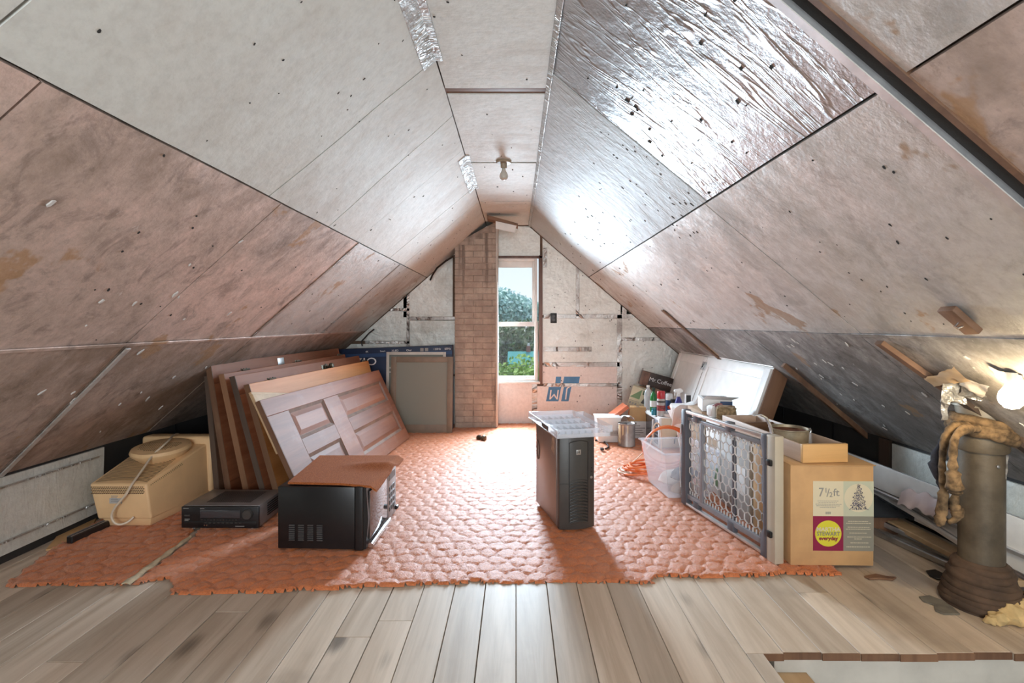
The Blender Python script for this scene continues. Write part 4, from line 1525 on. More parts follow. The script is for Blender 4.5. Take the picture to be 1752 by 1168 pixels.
def cab_door(a, b):
    d = MB()
    w = .085
    d.box(a, a + w, 0, .018, .012, W - .012)
    d.box(b - w, b, 0, .018, .012, W - .012)
    d.box(a + w, b - w, 0, .018, .012, .012 + w)
    d.box(a + w, b - w, 0, .018, W - .012 - w, W - .012)
    o = d.build('door', M_WHITE_PAINT, t, bevel=.003)
    MB().box(a + w, b - w, .010, .017, .012 + w, W - .012 - w).build('door_panel', M_WHITE_PAINT, o)
    return o


cab_door(.01, dx - .004)
cab_door(dx + .016, L - .006)
MB().box(dx - .004, dx + .016, .004, .02, .02, W - .16).build('door_gap', M_TAUPE, t)
m = MB()
m.box(dx - .05, dx - .006, -.006, 0, W - .14, W - .06)
m.box(dx + .014, dx + .05, -.006, 0, W - .14, W - .06)
m.prism([(dx - .02, W - .12), (dx + .03, W - .08), (dx + .03, W - .12), (dx - .02, W - .08)], -.016, -.004, 'y')
m.build('latch', M_STEEL, t, bevel=.002)

# ------------------------------------------------------------------ old white countertop oven and what stands on it
t = thing('countertop_oven', 'white countertop microwave with glass door facing the middle of the room', 'microwave', (1.305, 4.66, ZG), .045)
W, D, H = .222, .55, .275
MB().box(.012, W, 0, D, .01, H).build('case', M_CREAM, t, bevel=.004)
MB().box(-.002, W + .002, -.004, D + .004, H, H + .010).build('top', M_WHITE_GLOSS, t, bevel=.003)
fr = MB()
fr.box(-.012, .012, -.004, .022, 0, H)
fr.box(-.012, .012, D - .02, D, 0, H)
fr.box(-.012, .012, .022, D - .02, H - .022, H)
fr.box(-.012, .012, .022, D - .02, 0, .03)
fr.build('door_frame', M_WHITE_GLOSS, t, bevel=.003)
MB().box(-.006, .010, .13, D - .02, .03, H - .022).build('door_glass', M_MIRRORGLASS, t)
MB().box(-.010, .010, .022, .13, .03, H - .022).build('control_panel', M_GREYPLASTIC, t)
m = MB().tube([(-.025, .125, .04), (-.03, .125, .14), (-.025, .125, H - .03)], .009, 10)
m.build('door_handle', M_WHITE_GLOSS, t)
m = MB()
for i in range(5):
    m.box(-.014, -.008, .04, .11, .055 + i * .035, .075 + i * .035)
m.build('buttons', M_CHARCOAL, t)
MB().tube([(.13, -.004, .05), (.13, -.016, .10), (.155, -.02, .125), (.18, -.016, .10), (.18, -.010, .05)], .006, 8).build('cord', M_BLACK, t)
OT = ZG + H + .012


def bottle(name, label, px, y, prof, mat, cap=None, capm=None, cat='bottle', z=OT, band=None, rot=0):
    p = P(px, 0, y)
    t = thing(name, label, cat, (p.x, y, z), rot)
    MB().lathe(prof, 20).build('body', mat, t)
    if cap:
        MB().lathe(cap, 18).build('cap', capm, t)
    if band:
        z0, z1, r, bm_ = band
        MB().lathe([(r, z0), (r + .0006, z0), (r + .0006, z1), (r, z1)], 20, cap=False).build('label_band', bm_, t)
    return t


bottle('detergent_bottle', 'green bottle with dark cap on the white microwave', 1118, 4.95,
       [(.028, 0), (.032, .006), (.032, .13), (.026, .165), (.013, .19), (.012, .205)], M_GREEN,
       [(.015, .198), (.015, .232), (.001, .233)], plain('dark_green_cap', (.005, .028, .014), .4), band=(.05, .11, .0322, M_PAPER))
bottle('clear_bottle', 'tall clear plastic bottle behind the green bottle', 1109, 5.12,
       [(.036, 0), (.040, .008), (.040, .15), (.03, .185), (.014, .205), (.014, .22)], M_BOTTLECLEAR,
       [(.016, .215), (.016, .235), (.001, .236)], M_PAPER)
t = bottle('spray_can', 'red-capped aerosol spray can in front on the white microwave', 1131, 4.735,
           [(.036, 0), (.038, .004), (.038, .145), (.032, .160)], M_GREYBOX,
           [(.035, .160), (.036, .165), (.036, .222), (.033, .228), (.001, .229)], M_RED, 'can')
MB().lathe([(.0383, .05), (.0386, .05), (.0386, .10), (.0383, .10)], 20, cap=False).build('printed_band', plain('can_red_print', (.28, .05, .05), .5, var=.6, scale=70), t)
MB().lathe([(.0383, .125), (.0386, .125), (.0386, .142), (.0383, .142)], 20, cap=False).build('printed_band', M_CHARCOAL, t)
bottle('teal_jar', 'small teal jar between green bottle and spray can', 1119, 4.78, [(.020, 0), (.024, .004), (.024, .04), (.02, .046)], M_TEAL,
       [(.022, .046), (.022, .062), (.001, .063)], M_TEAL, 'jar')
bottle('white_capped_jar', 'dark jar with white cap right of the spray can', 1145, 5.0, [(.030, 0), (.033, .005), (.033, .10), (.028, .112)], M_NAVY_LT,
       [(.033, .108), (.034, .112), (.034, .16), (.028, .168), (.001, .169)], M_WHITE_GLOSS, 'jar')
bottle('dark_tin', 'small black tin beside the white-capped jar', 1153, 4.94, [(.026, 0), (.03, .004), (.03, .12), (.001, .125)], M_BLACK, cat='tin')
t = bottle('trigger_sprayer', 'purple spray bottle with white trigger head at the right end of the microwave top', 1161, 4.80,
           [(.034, 0), (.038, .006), (.038, .10), (.026, .14), (.014, .165), (.013, .175)], M_PURPLE, [(.018, .170), (.018, .19), (.012, .195), (.001, .196)], M_WHITE_GLOSS, 'spray bottle')
m = MB()
m.prism([(-.045, .215), (-.04, .235), (.02, .245), (.042, .225), (.035, .21), (.012, .20), (.012, .188), (-.012, .188), (-.014, .208)], -.013, .013, 'y')
m.build('sprayer_head', M_WHITE_GLOSS, t, bevel=.003)
MB().tube([(-.028, 0, .212), (-.036, 0, .195), (-.034, 0, .175)], .005, 8).build('trigger', M_WHITE_GLOSS, t)
t = thing('cleaner_carton', 'black and white printed carton right of the purple spray bottle', 'box', (P(1176, 0, 4.74).x, 4.74, OT), .1)
MB().box(-.024, .024, -.025, .025, 0, .20).build('carton_body', M_WHITEBOX, t, bevel=.002)
MB().box(-.022, .022, -.0262, -.0245, .12, .192).build('printed_patch', M_BLACK, t)
pm = MB()
for i in range(6):
    pm.box(-.019, -.019 + rnd.uniform(.018, .036), -.0262, -.0245, .02 + i * .015, .026 + i * .015)
pm.build('printing', M_PRINT_GREY, t)
t = thing('red_tool', 'red-orange tool with black grip lying on the white microwave', 'tool', (P(1158, 0, 4.70).x, 4.70, OT), .1)
MB().tube([(-.085, 0, .085), (-.05, 0, .09), (-.02, 0, .06), (.03, 0, .04), (.085, 0, .035)], [.012, .026, .030, .026, .010], 12).build('body', M_RUBBERY, t)
MB().tube([(-.055, -.02, .10), (-.01, -.02, .07), (.04, -.016, .045)], [.006, .012, .008], 8).build('grip', M_BLACK, t)
MB().box(-.06, .08, -.03, .03, 0, .022).build('base', M_BLACK, t, bevel=.006)
bottle('white_lid', 'flat white lid at the front of the microwave top', 1145, 4.70, [(.045, 0), (.05, .006), (.05, .020), (.042, .028), (.001, .030)], M_WHITE_GLOSS, cat='dish')  # a loose flat lid

# ------------------------------------------------------------------ boxes and tins by the far wall
t = thing('paint_can', 'dented metal paint can with drips standing on the carpet left of the white microwave', 'can', (P(1072, 0, 4.78).x, 4.78, ZG + .006))
MB().lathe([(.078, 0), (.080, .002), (.080, .006), (.078, .010), (.078, .196), (.081, .200), (.081, .206), (.076, .206), (.070, .197), (.001, .197)], 32).build('body', plain('tin_grey', (.36, .33, .31), .4, .55, var=.3, scale=9), t)
MB().tube([(-.079, 0, .165), (-.082, -.01, .16), (-.084, -.02, .12), (-.076, -.03, .075), (-.06, -.056, .05)], .0022, 6).build('bail', M_STEEL, t)
MB().tube([(.078 * math.cos(a), .078 * math.sin(a), .205) for a in [i * 2 * PI / 24 for i in range(24)]], .0035, 6, closed=True).build('rim', M_CHROME, t)
m = MB()
for a0, a1, z0 in ((3.3, 3.75, .02), (4.0, 4.15, .10), (4.6, 4.7, .12)):
    k = 6
    lo = [(.0788 * math.cos(a0 + (a1 - a0) * i / k), .0788 * math.sin(a0 + (a1 - a0) * i / k), z0 + rnd.uniform(0, .02)) for i in range(k + 1)]
    hi = [(p[0], p[1], .198) for p in lo]
    m.add(lo + hi, [(i, i + 1, k + 2 + i, k + 1 + i) for i in range(k)])
m.build('paint_drips', plain('cream_paint', (.62, .55, .36), .5), t)
MB().hexa([(-.07, -.02, .198), (-.01, -.05, .198), (.0, -.03, .198), (-.06, .0, .198)], [(-.07, -.02, .203), (-.01, -.05, .212), (.0, -.03, .212), (-.06, .0, .203)]).build('stirring_chip', M_CHARCOAL, t)

p = P(1039, 0, 4.98)
t = thing('white_bin', 'white plastic bin with a grey printed label behind the paint can', 'bin', (p.x, 4.98, ZG + .006))
m = MB().hexa([(-.10, -.09, 0), (.10, -.09, 0), (.10, .09, 0), (-.10, .09, 0)], [(-.115, -.105, .235), (.115, -.105, .235), (.115, .105, .235), (-.115, .105, .235)])
m.build('body', M_WHITE_GLOSS, t, bevel=.01, seg=3)
MB().box(-.12, .12, -.11, .11, .228, .240).build('rim', M_WHITE_GLOSS, t, bevel=.003)
MB().hexa([(-.03, -.0985, .065), (.10, -.0985, .065), (.10, -.09, .065), (-.03, -.09, .065)], [(-.03, -.1015, .115), (.10, -.1015, .115), (.10, -.09, .115), (-.03, -.09, .115)]).build('label_patch', M_GREYBOX, t)
pm = MB()
for i in range(9):
    pm.box(-.022 + i * .0135, -.022 + i * .0135 + rnd.uniform(.004, .010), -.1022, -.097, .082, .100)
pm.build('printing', M_PRINT_GREY, t)

p = P(1091, 0, 5.15)
t = thing('printed_carton', 'white printed carton on the carpet under the small brown box', 'box', (p.x, 5.15, ZG + .006))
MB().box(-.085, .085, -.08, .08, 0, .165).build('carton_body', M_WHITEBOX, t, bevel=.002)
pm = MB()
for i in range(5):
    pm.box(-.06, -.06 + rnd.uniform(.06, .12), -.0812, -.079, .03 + i * .022, .038 + i * .022)
pm.box(-.07, -.03, -.0812, -.079, .135, .155)
pm.build('printing', M_PRINT_GREY, t)
t = thing('small_box', 'small plain brown box with slanted left side on the white printed carton', 'box', (p.x, 5.15, ZG + .172), -.15)
MB().hexa([(-.10, -.07, 0), (.075, -.07, 0), (.075, .07, 0), (-.10, .07, 0)], [(-.075, -.055, .135), (.075, -.055, .135), (.075, .06, .135), (-.075, .06, .135)]).build('carton_body', M_TAN, t, bevel=.003)
MB().box(-.015, .015, -.0565, .0605, .1345, .1358).build('box_tape', M_BROWNBOX, t)

t = thing('orange_board', 'orange plastic tray leaning up against the small brown box', 'tray', (0, 0, 0))
a, b = P(1033, 731, 5.02), P(1077, 698, 5.02)
d = b - a
nn = Vector((-d.z, 0, d.x)).normalized()
m = MB().hexa([a, b, b + Vector((0, .28, 0)), a + Vector((0, .28, 0))], [a + nn * .016, b + nn * .016, b + nn * .016 + Vector((0, .28, 0)), a + nn * .016 + Vector((0, .28, 0))])
m.build('tray_base', M_ORANGE, t, bevel=.003)
m = MB().hexa([a + nn * .016, b + nn * .016, b + nn * .016 + Vector((0, .014, 0)), a + nn * .016 + Vector((0, .014, 0))],
              [a + nn * .036, b + nn * .036, b + nn * .036 + Vector((0, .014, 0)), a + nn * .036 + Vector((0, .014, 0))])
m.build('tray_rim', M_ORANGE, t, bevel=.003)
o = MB().grid(lambda u, v: P(1052, 727, 4.9) + Vector((u * .19, v * .13, .02 + .065 * math.sin(u * 2.6) * (1 - .4 * v) + .01 * math.sin(u * 17 + v * 9))), 12, 8, .002, (0, 0, 1)).build('crumpled_paper', M_PAPER)
tag(o, 'crumpled white paper lying between white bin and white printed carton', 'paper')

# tilted cream and green carton, dark carton behind it, plain carton that carries them
t = thing('plain_carton', 'plain brown carton in the far right corner carrying the tilted boxes', 'box', (P(1125, 0, 5.6).x, 5.62, ZG + .006))
MB().box(-.20, -.02, -.17, .17, 0, .43).build('carton_body', M_BROWNBOX, t, bevel=.003)
MB().box(-.14, -.08, -.1712, -.1695, .02, .42).build('box_tape', M_TAN, t)
t = thing('dark_carton', 'tilted dark brown carton with white lettering against the far wall', 'box', (P(1098, 0, 5.55).x, 5.56, .485), (0, .27, 0))
MB().box(0, .32, 0, .16, 0, .155).build('carton_body', plain('dark_brown_print', (.055, .035, .03), .5, var=.5, scale=9), t, bevel=.002)
MB().box(-.0012, .06, -.0012, .10, .005, .150).build('printed_patch', plain('brown_print', (.20, .10, .065), .5, var=.4, scale=12), t)
text('Mr.Coffee', .062, M_PRINT_WHITE, t, TM((.19, -.0018, .085), (1, 0, 0), (0, 0, 1)))
t = thing('green_carton', 'tilted cream carton with green triangle print above the small brown box', 'box', (P(1073, 0, 5.28).x, 5.28, .318), (0, .30, -.35))
MB().box(0, .17, 0, .12, 0, .205).build('carton_body', plain('cream_card', (.58, .52, .36), .6, var=.08), t, bevel=.002)
MB().prism([(.0, .09), (.10, .09), (.10, .195)], -.0012, .0005, 'y').build('printed_patch', M_MOSS, t, smooth=False)
MB().prism([(.122, .06), (.158, .06), (.14, .12)], -.0014, .0005, 'y').build('printed_patch', M_CHARCOAL, t, smooth=False)
MB().prism([(.115, .15), (.16, .15), (.16, .19), (.115, .19)], -.0014, .0005, 'y').build('printed_patch', plain('dark_moss', (.05, .10, .045), .6), t, smooth=False)
pm = MB()
for x in (.012, .04, .068, .118, .144):
    pm.box(x, x + .018, -.0014, .0005, .02, .045)
pm.tube([(.005, -.001, .01), (.105, -.001, .01), (.105, -.001, .06), (.005, -.001, .06)], .002, 4, closed=True)
pm.build('printing', M_PRINT_GREY, t)

# white sack
def blob(fn_r, n=28, mseg=18):
    vs, fs = [], []
    for i in range(mseg + 1):
        th = PI * i / mseg
        for j in range(n):
            ph = 2 * PI * j / n
            d = Vector((math.sin(th) * math.cos(ph), math.sin(th) * math.sin(ph), math.cos(th)))
            vs.append(fn_r(d))
    for i in range(mseg):
        for j in range(n):
            fs.append((i * n + j, i * n + (j + 1) % n, (i + 1) * n + (j + 1) % n, (i + 1) * n + j))
    return vs, fs


def sackf(d):
    z = d.z
    w = .055 + .125 * ((z + 1) / 2) ** 1.3
    q = d * 1.7
    fold = 1 + .22 * math.sin(math.atan2(d.y, d.x) * 5 + z * 2) + .35 * noise.noise(q * 1.6) + .12 * noise.noise(q * 4)
    w2 = w / max(.35, math.hypot(d.x, d.y)) if abs(z) < .93 else w * 2.7
    return Vector((d.x * w2 * fold, d.y * w2 * fold * .9, max(0, .245 + .235 * math.copysign(abs(z) ** .8, z) + .03 * noise.noise(q * 2.5))))


t = thing('white_sack', 'slumped white plastic sack between the white microwave and the baby gate', 'sack', (1.435, 4.16, ZG + .008))
vs, fs = blob(sackf)
MB().add(vs, fs).build('sack_body', M_BAG, t, angle=24)
m = MB().grid(lambda u, v: Vector((-.20 + u * .36, -.16 + v * .1 - .03 * u, .50 - .05 * u - (1 - u) * .03 + .05 * math.sin(u * 3) - v * .17 + .012 * math.sin(u * 14 + v * 6))), 16, 8, .003, (0, 1, 0))
m.build('sack_flap', M_BAG, t, angle=70)

# ------------------------------------------------------------------ clear tote, extension cord
t = thing('clear_tote', 'clear plastic storage tote holding odds and ends behind the left end of the baby gate', 'tote', (.985, 3.32, ZG + .010), .10)
W, D, H, fl_ = .28, .36, .30, .045
def wall4(z0, z1, e0, e1, th):
    m = MB()
    o0 = [(-e0, -e0), (W + e0, -e0), (W + e0, D + e0), (-e0, D + e0)]
    o1 = [(-e1, -e1), (W + e1, -e1), (W + e1, D + e1), (-e1, D + e1)]
    i0 = [(-e0 + th, -e0 + th), (W + e0 - th, -e0 + th), (W + e0 - th, D + e0 - th), (-e0 + th, D + e0 - th)]
    i1 = [(-e1 + th, -e1 + th), (W + e1 - th, -e1 + th), (W + e1 - th, D + e1 - th), (-e1 + th, D + e1 - th)]
    for k in range(4):
        k2 = (k + 1) % 4
        m.hexa([(*o0[k], z0), (*o0[k2], z0), (*i0[k2], z0), (*i0[k], z0)], [(*o1[k], z1), (*o1[k2], z1), (*i1[k2], z1), (*i1[k], z1)])
    return m


wall4(0, H, 0, fl_, .003).build('tote_wall', M_TUB, t, smooth=False)
MB().box(0, W, 0, D, 0, .004).build('tote_floor', M_TUB, t)
wall4(H - .012, H, fl_ + .012, fl_ + .014, .016).build('tote_rim', M_TUB, t, bevel=.002)
for lab, x, y, sz, mt in (('grey rolled cloth lying inside the clear tote', .15, .10, (.10, .035, .045), plain('grey_blue_cloth', (.22, .24, .27), .8, var=.3)),
                          ('brown packet at the bottom of the clear tote', .12, .055, (.09, .03, .035), M_BROWNBOX),
                          ('white folded pack at the back of the clear tote', .14, .24, (.11, .08, .05), M_PAPER)):
    ob = thing('tote_content', lab, 'bundle', t.matrix_basis @ Vector((x, y, .008 + (.07 if 'cloth' in lab else 0))), .3)
    m = MB()
    vs, fs = blob(lambda d: Vector((d.x * sz[0] * (1 + .25 * noise.noise(d * 2.2)), d.y * sz[1], (d.z + 1) * sz[2] * (1 + .25 * noise.noise(d * 3 + Vector((4, 0, 0)))))), 20, 12)
    m.add(vs, fs).build('bundle_body', mt, ob)
    MB().tube([(sz[0] * .1, sz[1] * 1.02 * math.cos(a), sz[2] * (1 + 1.02 * math.sin(a))) for a in [i * PI / 8 for i in range(16)]], .003, 5, closed=True).build('bundle_tie', M_GREYBOX, ob)
# paper tag in the tote
ob = MB().box(1.205, 1.235, 3.338, 3.341, .06, .20).build('paper_tag', M_PAPER)
tag(ob, 'narrow white paper tag inside the clear tote beside the gate', 'tag')

t = thing('extension_cord', 'coiled orange extension cord lying behind the clear tote', 'cord', (0, 0, 0))
pts = []
for k in range(5 * 20 + 1):
    a = k / 20 * 2 * PI
    r = .135 + .02 * math.sin(k * .7) - .006 * (k // 20)
    pts.append(Vector((.955 + r * 1.0 * math.cos(a), 3.88 + r * .9 * math.sin(a), .032 + .012 * (k / 20) + .012 * math.sin(a * 1.5))))
MB().tube(pts, .0075, 8).build('flat_coil', M_ORANGE_CORD, t)
for q, (dy, rr, zz) in enumerate(((0, .165, .0), (.03, .15, .012), (.06, .158, -.014))):
    MB().tube([(1.16 + rr * 1.12 * math.cos(a), 3.93 + dy + .02 * math.sin(a * 2), .205 + zz + rr * .95 * math.sin(a)) for a in [i * 2 * PI / 30 for i in range(30)]], .0075, 8, closed=True).build('cord_loop', M_ORANGE_CORD, t)
t = MB().tube(smooth_path([(.80, 3.98, .03), (.775, 3.93, .028), (.79, 3.86, .03), (.84, 3.83, .034), (.80, 3.90, .04), (.83, 4.0, .04), (.90, 4.03, .05), (1.06, 4.06, .20), (1.09, 4.06, .34), (1.12, 4.06, .36), (1.145, 4.06, .30), (1.15, 4.06, .08)]), .006, 8).build('looped_cable', M_CORD)
tag(t, 'thin pale cable looped beside the orange extension cord', 'cable')

# ------------------------------------------------------------------ cartons behind the gate
t = thing('grey_carton', 'pale grey carton standing behind the middle of the baby gate', 'box', (1.315, 2.90, ZG))
MB().box(0, .37, 0, .40, 0, .475).build('carton_body', M_GREYBOX, t, bevel=.003)
MB().box(.16, .21, -.0012, .002, .02, .47).build('box_tape', M_TAN, t)
MB().box(-.0012, .002, .05, .22, .14, .30).build('printed_patch', M_WHITEBOX, t)
t = thing('white_carton', 'white carton half hidden behind the left half of the baby gate', 'box', (1.33, 3.36, ZG))
MB().box(0, .20, 0, .24, 0, .490).build('carton_body', M_WHITEBOX, t, bevel=.003)
MB().box(-.0012, .002, .03, .16, .06, .18).build('printed_patch', M_MOSS, t)
MB().box(-.0012, .002, .05, .20, .26, .36).build('printed_patch', M_BROWNBOX, t)

# ------------------------------------------------------------------ baby gate
t = thing('baby_gate', 'grey plastic baby gate with hexagon mesh standing on edge along the carpet', 'gate', (1.065, 3.244, ZG + .006), math.atan2(-.764, .164))
GL, GH = .775, .595
MB().prism([(-.012, 0), (.045, 0), (.050, .04), (.040, .10), (.040, GH - .10), (.052, GH - .03), (.04, GH), (.0, GH), (-.012, GH - .02)], -.022, .022, 'y').build('end_post', M_GREYPLASTIC_DK, t, bevel=.006, seg=2)
MB().prism([(GL - .038, 0), (GL + .004, 0), (GL + .004, GH), (GL - .030, GH), (GL - .038, GH - .03), (GL - .022, GH - .12), (GL - .03, GH * .55), (GL - .02, GH * .42), (GL - .02, .14), (GL - .038, .10)], -.026, .022, 'y').build('end_post', M_GREYPLASTIC_DK, t, bevel=.004)
eb = MB().box(GL + .004, GL + .064, -.024, .024, -.004, GH + .004).build('end_board', M_GATEBEIGE, t, bevel=.004)
for z in (.115, .455):
    m = MB()
    m.box(GL + .018, GL + .050, -.040, -.024, z, z + .030)
    m.build('bumper', M_BLACK, eb, bevel=.005)
for z0, z1, y0, y1, mt in ((GH - .022, GH - .004, -.020, .006, M_ALU), (GH - .062, GH - .040, -.012, .012, M_GREYPLASTIC), (.004, .020, -.020, .006, M_ALU), (.045, .075, -.012, .012, M_GREYPLASTIC)):
    MB().box(.04, GL - .02, y0, y1, z0, z1).build('rail', mt, t, bevel=.003)
for x, z in ((.12, GH - .06), (.44, GH - .05), (.12, .0), (.46, .01)):
    MB().box(x, x + .05, -.018, .014, z, z + .055).build('rail_clip', M_GREYPLASTIC_DK, t, bevel=.004)
MB().box(.185, .215, -.014, .010, .07, GH - .055).build('stile', M_GREYPLASTIC, t, bevel=.003)
MB().box(.475, .497, .000, .016, .07, GH - .055).build('stile', M_GREYPLASTIC_DK, t, bevel=.003)
hx = MB()
R = .0305
zlo, zhi = .075, GH - .06
cwid = R * math.sqrt(3)
edges = set()
def kq(p):
    return (round(p[0], 4), round(p[1], 4))
row = 0
zc = zlo + .01
while zc < zhi + .02:
    xx = .055 + (cwid / 2 if row % 2 else 0)
    while xx < GL - .03:
        c6 = [(xx + R * math.cos(PI / 6 + PI / 3 * i), zc + R * math.sin(PI / 6 + PI / 3 * i)) for i in range(6)]
        for i in range(6):
            a, b = kq(c6[i]), kq(c6[(i + 1) % 6])
            edges.add((min(a, b), max(a, b)))
        xx += cwid
    zc += R * 1.5
    row += 1
for a, b in sorted(edges):
    if not (.045 < a[0] < GL - .025 and .045 < b[0] < GL - .025 and zlo < a[1] < zhi and zlo < b[1] < zhi):
        continue
    d = Vector((b[0] - a[0], 0, b[1] - a[1]))
    n_ = Vector((-d.z, 0, d.x)).normalized() * .0021
    A, B_ = Vector((a[0], 0, a[1])), Vector((b[0], 0, b[1]))
    y0 = Vector((0, -.003, 0))
    hx.hexa([A - n_ + y0, B_ - n_ + y0, B_ + n_ + y0, A + n_ + y0], [A - n_ - y0, B_ - n_ - y0, B_ + n_ - y0, A + n_ - y0])
for i in range(26):
    x = .06 + i * .0268
    if x < GL - .03:
        hx.box(x - .0022, x + .0022, -.003, .003, zhi - .03, zhi + .004)
        hx.box(x - .0022, x + .0022, -.003, .003, zlo - .004, zlo + .022)
hx.build('hexagon_mesh', M_MESH, t, smooth=False)
MB().tube(smooth_path([(-.005, -.024, .50), (-.012, -.028, .40), (-.006, -.027, .30), (-.014, -.028, .22), (-.006, -.026, .10)]), .003, 6).build('release_wire', M_MESH, t)

# ------------------------------------------------------------------ tree carton
t = thing('tree_carton', 'large tan cardboard carton for a seven and a half foot artificial tree', 'box', (1.287, 2.412, ZG + .004), -.02)
W, D, H = .385, .40, .468
MB().box(0, W, 0, D, 0, H).build('carton_body', M_TAN, t, bevel=.004)
m = MB()
m.hexa([(-.002, -.006, H - .001), (W + .006, -.004, H - .001), (W + .006, D, H - .001), (-.002, D, H - .001)], [(-.002, -.006, H + .004), (W + .010, -.005, H + .003), (W + .004, D, H + .004), (-.002, D, H + .004)])
m.build('top_flap', M_TAN, t, bevel=.002)
yf = -.0012
lx0, lx1, lz0, lz1 = .104, .384, .070, .396
mx, mz = .244, .232
for (a, b, c, d, mt) in ((lx0, mx, mz, lz1, M_CREAMPRINT), (mx, lx1, mz, lz1, M_SAGE), (lx0, mx, lz0, mz, M_MAGENTA), (mx, lx1, lz0, mz, M_GREIGE)):
    MB().box(a, b, yf, .001, c, d).build('printed_panel', mt, t, smooth=False)


def disc(cx, cz, r, y, mat, name='printed_disc', n=40):
    m = MB()
    m.prism([(cx + r * math.cos(2 * PI * i / n), cz + r * math.sin(2 * PI * i / n)) for i in range(n)], y, y + .001, 'y')
    return m.build(name, mat, t, smooth=False)


disc((mx + lx1) / 2, .318, .066, yf - .0004, M_CREAMPRINT)
disc((lx0 + mx) / 2, .151, .061, yf - .0004, M_LIME)
MT = lambda x, z: TM((x, yf - .0012, z), (1, 0, 0), (0, 0, 1))
text('7', .060, M_PRINT_GREY, t, MT(.141, .342), sx=.85)
text('1', .032, M_PRINT_GREY, t, MT(.163, .352))
text('/', .054, M_PRINT_GREY, t, MT(.173, .340))
text('2', .032, M_PRINT_GREY, t, MT(.186, .332))
text('ft', .050, M_PRINT_GREY, t, MT(.211, .342))
pm = MB()
for i in range(5):
    w = (.10, .09, .118, .11, .078)[i]
    x = (lx0 + mx) / 2 - w / 2
    while x < (lx0 + mx) / 2 + w / 2 - .004:
        ww = rnd.uniform(.004, .011)
        pm.box(x, x + ww, yf - .0008, yf, .302 - i * .0075, .3042 - i * .0075)
        x += ww + .002
for i in range(9):
    pm.box(.161 + i * .0028, .161 + i * .0028 + (.0016 if i % 3 else .0008), yf - .0008, yf, .241, .253)
pm.build('fine_print', M_PRINT_GREY, t, smooth=False)
pm = MB()
for i, w in enumerate((.096, .115, 0, .10, .118, 0, .085, 0, .105, .04, 0, .075, 0, .112)):
    if not w:
        continue
    x = (mx + lx1) / 2 - w / 2
    while x < (mx + lx1) / 2 + w / 2 - .004:
        ww = rnd.uniform(.004, .012)
        pm.box(x, x + ww, yf - .0008, yf, .208 - i * .0092, .2105 - i * .0092)
        x += ww + .002
pm.build('fine_print', M_CREAMPRINT, t, smooth=False)
text('MARTHA', .026, M_CREAMPRINT, t, MT((lx0 + mx) / 2, .170), bold=.0007, sx=1.05)
text('STEWART', .026, M_GREIGE, t, MT((lx0 + mx) / 2, .149), bold=.0004, sx=.92)
text('everyday', .024, M_MAGENTA, t, MT((lx0 + mx) / 2, .128), bold=.0007)
tr = MB()
tcx = (mx + lx1) / 2
for i in range(520):
    v = rnd.random() ** .62
    z = .385 - v * .122
    hw = .004 + v * .036 + .004 * math.sin(v * 40)
    x = tcx + rnd.uniform(-hw, hw)
    s = rnd.uniform(.0012, .0034)
    a = rnd.uniform(0, PI)
    tr.add([(x + s * math.cos(a), yf - .0009, z + s * math.sin(a)), (x + s * math.cos(a + 2.1), yf - .0009, z + s * math.sin(a + 2.1)), (x + s * math.cos(a + 4.2), yf - .0009, z + s * math.sin(a + 4.2))], [(0, 1, 2)])
tr.build('printed_tree', M_TREEPRINT, t, smooth=False)
pm = MB()
for z in (.38, .275, .17):
    pm.tube([(-.0006, .12 + .012 * math.cos(a), z + .014 * math.sin(a)) for a in (0, PI / 2, PI, 3 * PI / 2)], .0012, 4, closed=True)
pm.build('side_print', M_BROWNBOX, t)
MB().box(-.0012, .001, .20, .24, .10, .135).build('side_sticker', M_LOGO, t)

# ------------------------------------------------------------------ long wooden drawer with the old pot
t = thing('shallow_wooden_box', 'long shallow wooden drawer box lying across the top of the tree carton', 'box', (1.352, 2.425, ZG + .479), .075)
W, D, H = .225, .80, .088
MB().box(0, W, 0, .020, 0, H).build('drawer_front', M_DRAWER, t, bevel=.003)
MB().box(0, .012, .02, D, 0, H - .004).build('drawer_side', M_DRAWER_OUT, t, bevel=.002)
MB().box(W - .012, W, .02, D, 0, H - .004).build('drawer_side', M_DRAWER_OUT, t, bevel=.002)
MB().box(.012, W - .012, D - .014, D, 0, H - .004).build('drawer_back', M_DRAWER_OUT, t, bevel=.002)
MB().box(.012, W - .012, .02, D - .014, .003, .008).build('drawer_bottom', M_DRAWER_OUT, t)
MB().box(.012, W - .012, .60, .612, .008, H - .012).build('divider', M_BROWN_BATTEN, t)
pot_loc = t.matrix_basis @ Vector((.105, .275, .0085))
t = thing('old_pot', 'rusty old saucepan with a bent metal handle sitting in the wooden drawer', 'pot', pot_loc)
MB().lathe([(.001, 0), (.080, 0), (.088, .006), (.094, .095), (.099, .098), (.099, .102), (.091, .102), (.085, .012), (.001, .010)], 32, cap=False).build('pot_body', plain('worn_pot', (.40, .34, .24), .5, .5, var=.4, scale=12), t)
MB().lathe([(.001, .085), (.05, .082), (.0895, .088), (.0895, .080), (.001, .078)], 24, cap=False).build('rusty_contents', M_RUST, t)
m = MB()
hp = [Vector((-.095, -.01, .075)), Vector((-.105, -.01, .115)), Vector((-.125, -.008, .155)), Vector((-.150, -.006, .170)), Vector((-.185, -.004, .165))]
for a, b in zip(hp, hp[1:]):
    m.hexa([a + Vector((-.004, -.012, 0)), b + Vector((-.004, -.012, 0)), b + Vector((-.004, .012, 0)), a + Vector((-.004, .012, 0))],
           [a + Vector((.004, -.012, .003)), b + Vector((.004, -.012, .003)), b + Vector((.004, .012, .003)), a + Vector((.004, .012, .003))])
m.build('handle', M_STEEL, t)
